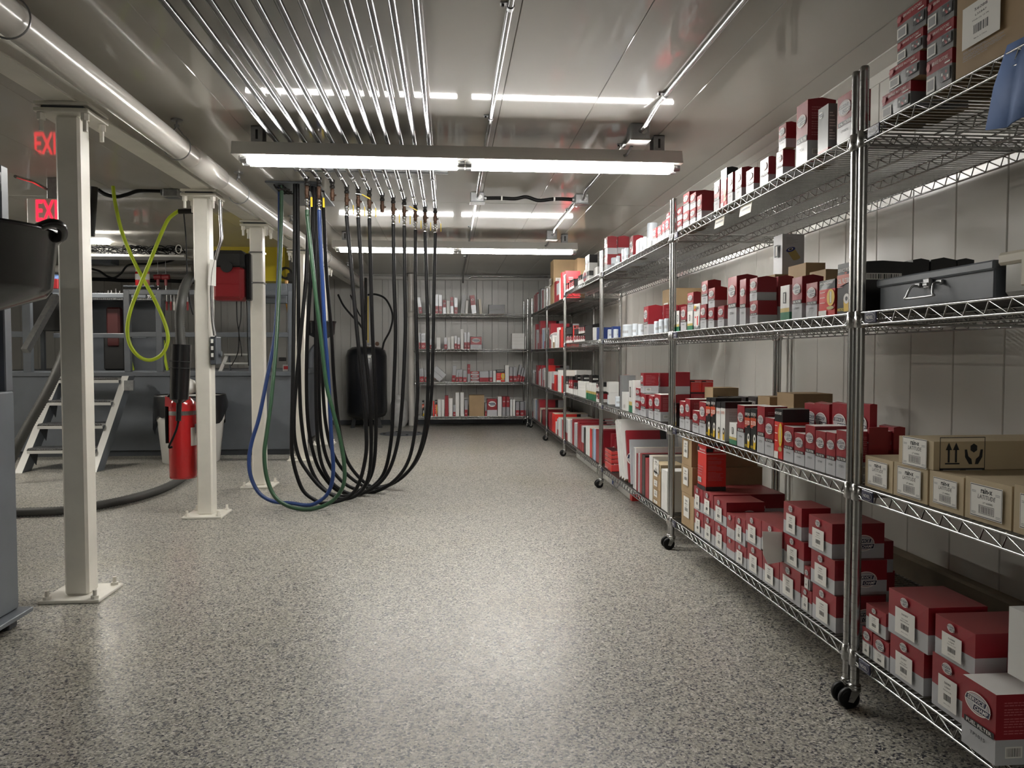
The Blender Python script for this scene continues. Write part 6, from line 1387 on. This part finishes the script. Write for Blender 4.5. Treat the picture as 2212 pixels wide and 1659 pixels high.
# lime hose loop
LY = 5.62
px_tube('lime_hose', 'lime green air hose looped below the ceiling', 'hose', [(244, 402), (249, 440), (263, 500), (285, 555), (308, 600), (330, 640), (349, 680), (361, 715), (362, 740), (350, 765), (325, 778), (300, 770), (281, 745), (275, 710), (282, 670), (300, 622), (322, 570), (342, 520), (361, 478), (375, 463), (388, 455)], lambda i: LY + .0*i - (.05 if i > 10 else 0), .0125, 'lime_hose', 10)
tag(MB('black_iron').cyl(at(386, 457, LY-.05), Vector((-1.70, LY-.05, at(386, 455, LY-.05).z)), .018, 10).build('hose_coupling'), 'black coupling joining the lime hose to the beam', 'coupling')
tag(MB('white_paint').box((-1.72, LY-.08, 2.10), (-1.655, LY-.02, 2.16)).build('coupling_bracket'), 'small white bracket on the beam holding the lime hose', 'bracket')
for i, (px, py0, py1) in enumerate(((283, 780, 800), (357, 775, 800))): px_tube('lime_lead', ['lime green hose end on the platform behind the left guard post', 'lime green hose end on the platform behind the middle guard post'][i], 'hose', [(px-4, py0-40), (px, py0), (px+5, py1)], PY+.3, .015, 'lime_hose')
# black slanted duct behind column 1
px_tube('black_duct', 'black slanted duct hanging behind the first white column', 'duct', [(203, 404), (200, 450), (196, 510)], 5.62, .026, 'black_matte', 12)
px_tube('roof_cable', 'black cable sagging below the ceiling to a grey box', 'cable', [(212, 410), (228, 420), (252, 425), (275, 420), (303, 412), (358, 413)], 5.9, .014, 'black_rubber')
jb = at(374, 416, 5.9); t = thing('cable_box', 'small grey cable box under the ceiling beside the beam', 'junction box', (jb.x, 5.9, 0)); MB('galv').box((-.06, -.05, jb.z-.04), (.05, .05, ZC-.001), bev=.006).build('body', t); MB('grey_dark').cyl((-.06, 0, jb.z), (-.085, 0, jb.z), .022, 10).build('connector', t)
# bulkhead lamp, pipes and cable tray far back
BK = 9.6
def lamp(px, py, Y, L, label):
    q = at(px, py, Y); t = thing('bay_lamp', label, 'ceiling light', (q.x, Y, q.z), 0, 'lamps of the side bay')
    MB('lamp_white').box((-L, -.06, .02), (L, .06, .06), bev=.01).build('housing', t); MB('side_glow').box((-L*.96, -.05, -.025), (L*.96, .05, .019), bev=.012).build('diffuser', t)
    for s in (-.6, .6): MB('galv').cyl((s*L, 0, .06), (s*L, 0, ZC-q.z-.0005), .006, 6).build('hanger_rod', t)
lamp(188, 521, 8.6, .24, 'lit bulkhead lamp hung beyond the first column')
lamp(60, 522, 10.4, .55, 'lit strip lamp over the far side of the bay')
t = thing('bay_lamp', 'lit strip lamp over the near side of the bay', 'ceiling light', (-4.4, 5.6, ZC-.09), R_(90), 'lamps of the side bay')
MB('lamp_white').box((-.6, -.06, .02), (.6, .06, .089), bev=.01).build('housing', t); MB('side_glow').box((-.58, -.05, -.025), (.58, .05, .019), bev=.012).build('diffuser', t)
xa, xb = at(130, 500, 9.0).x, at(392, 500, 9.0).x; zq = at(260, 496, 9.0).z
t = thing('sprinkler_main', 'white horizontal pipe lettered along its side beyond the columns', 'pipe', (0, 9.0, zq)); MB('white_pvc').cyl((xa-1.2, 0, 0), (xb, 0, 0), .06, 18).build('pipe_length', t)
mb = MB(); add_text(mb, 'Express', 'ink', 0, 0, .05, 0, .26); o = mb.build('lettering', t); o.matrix_local = Matrix.Translation((at(203, 500, 9.0).x, -.0615, 0)) @ FRONT
for x in (at(309, 490, 9.0).x,): MB('black_iron').tube([(.068*math.cos(R_(a))+x, 0, .068*math.sin(R_(a))) for a in range(60, 390, 15)], .006, 6).cyl((x, 0, .06), (x, 0, ZC-zq-.0005), .006, 6).build('hanger', t)
t = thing('white_rail', 'pair of white horizontal tubes below the lettered pipe', 'tube', (0, 9.2, 0))
for py in (514, 523): z = at(300, py, 9.2).z; MB('white_pvc').cyl((at(283, py, 9.2).x, 0, z), (at(415, py, 9.2).x, 0, z), .022, 10).build('tube', t)
MB('galv').cyl((at(330, 510, 9.2).x, .03, at(330, 514, 9.2).z), (at(330, 510, 9.2).x, .03, ZC-.001), .006, 6).build('hanger_rod', t)
# wire tray
TYY = 8.75; xa, xb = at(130, 540, TYY).x, at(398, 540, TYY).x; za, zb = at(260, 549, TYY).z, at(260, 529, TYY).z
t = thing('cable_tray', 'white cable tray tangled with black wires beyond the columns', 'cable tray', (0, TYY, 0))
MB('lamp_white').box((xa, 0, za-.025), (xb, .3, za), bev=.004).build('base', t); MB('lamp_white').box((xa, .29, za), (xb, .3, zb), bev=.002).build('back_flange', t)
for x in (xa+.1, xb-.2): MB('galv').cyl((x, .15, za), (x, .15, ZC-.001), .007, 6).build('hanger_rod', t)
rnd = random.Random(5); mb = MB('black_rubber')
for k in range(12):
    x = xa+.05; pts = []
    while x < xb-.02: pts.append((x, .03+rnd.uniform(0, .2), za+.01+rnd.uniform(0, (zb-za)*1.0))); x += rnd.uniform(.05, .13)
    mb.tube(smooth_path(pts, 3), .005, 5)
wo = mb.build('wire_tangle', t); wo['kind'] = 'stuff'
tag(MB('white_plastic').tube([(at(386, 538, TYY-.05).x+.03*math.cos(R_(a)), TYY-.05, at(386, 538, TYY-.05).z+.045*math.sin(R_(a))) for a in range(0, 361, 20)], .006, 6).build('hook_ring'), 'white ring hook hanging from the end of the cable tray', 'hook')
# grey duct panel and dark pipe further back
t = thing('overhead_duct', 'grey overhead duct hanging beyond the cable tray', 'duct', (0, 9.4, 0)); MB('grey_tool').box((at(150, 560, 9.4).x, 0, at(200, 569, 9.4).z), (at(240, 560, 9.4).x, .22, at(200, 556, 9.4).z), bev=.004).build('sheet', t); MB('galv').cyl((at(200, 560, 9.4).x, .2, at(200, 556, 9.4).z), (at(200, 560, 9.4).x, .2, ZC-.001), .007, 6).build('hanger_rod', t)
px_tube('grey_pipe', 'pale horizontal pipe behind the spray cans', 'pipe', [(100, 581), (260, 580), (415, 579)], 9.7, .045, 'white_pvc', 14)
px_tube('wall_cable', 'black cable drooping along the back of the bay', 'cable', [(195, 580), (215, 586), (232, 597), (247, 600), (262, 590), (280, 572), (330, 570), (360, 566), (385, 558)], 9.5, .012, 'black_rubber')
px_tube('wall_cable', 'thick black cable run low behind the bench', 'cable', [(195, 603), (235, 604), (270, 606), (340, 606), (400, 608), (420, 610)], 9.9, .022, 'black_rubber')
# far equipment shapes behind the guard rails
t = thing('black_stand_pipe', 'black vertical pipe behind the left guard post', 'pipe', (at(290, 700, PY+1.2).x, PY+1.2, zdk+.001)); MB('black_iron').cyl((0,0,0), (0,0,at(290, 655, PY+1.2).z-zdk), .045, 14).build('pipe_length', t)
t = thing('grey_pipe_elbow', 'grey pipe elbow rising behind the small drain pan', 'pipe', (0, 0, 0)); MB('grey_steel').tube(smooth_path([at(671, 840, 10.75), at(671, 775, 10.75), at(676, 757, 10.75), at(690, 742, 10.75), at(700, 735, 10.75)], 5), .045, 12).build('pipe_length', t); MB('grey_steel').cyl(Vector((at(671, 840, 10.75).x, 10.75, 0)), at(671, 842, 10.75), .045, 12).build('pipe_length', t)
q = at(621, 806, PY+.2); t = thing('small_parts_box', 'small red and white box standing on the platform edge', 'box', (q.x, PY+.2, zdk+.001)); MB('box_white').box((-.05, 0, 0), (.05, .06, .07), bev=.003).build('body', t); MB('box_pink').box((-.04, -.001, .02), (.03, .0, .055)).build('printed_panel', t)
# grey header and post at the platform's right end
t = thing('steel_gantry', 'grey steel portal frame at the end of the work platform', 'frame', (0, PY+.12, 0))
xr3 = at(630, 700, PY+.12).x; z1 = at(580, 655, PY+.12).z; z2 = at(580, 612, PY+.12).z
MB('grey_steel').box((xr3-.045, 0, zdk+.001), (xr3+.045, .09, z2), bev=.005).build('post', t); MB('grey_steel').box((at(540, 630, PY+.12).x, 0, z1), (xr3-.046, .09, z2), bev=.005).build('header', t); MB('grey_steel').box((at(545, 630, PY+.12).x-.05, 0, zdk+.001), (at(545, 630, PY+.12).x, .09, z2), bev=.005).build('post', t)
MB('black_matte').box((xr3-.14, -.001, at(615, 780, PY+.1).z), (xr3-.07, .05, at(615, 772, PY+.1).z), bev=.004).build('latch', t)
# drain cover and marks on the floor
q = on_z(868, 937, 0); t = thing('drain_cover', 'round dark drain cover set in the floor before the vertical pipe', 'drain cover', (q.x, q.y, 0)); MB('grey_dark').lathe([(.30, 0), (.295, .006), (.26, .007)], (0,0,0), 28).build('plate', t)
for a in (20, 110, 200, 290): MB('black_iron').cyl((.24*math.cos(R_(a)), .24*math.sin(R_(a)), .006), (.24*math.cos(R_(a)), .24*math.sin(R_(a)), .014), .018, 8).build('bolt', t)
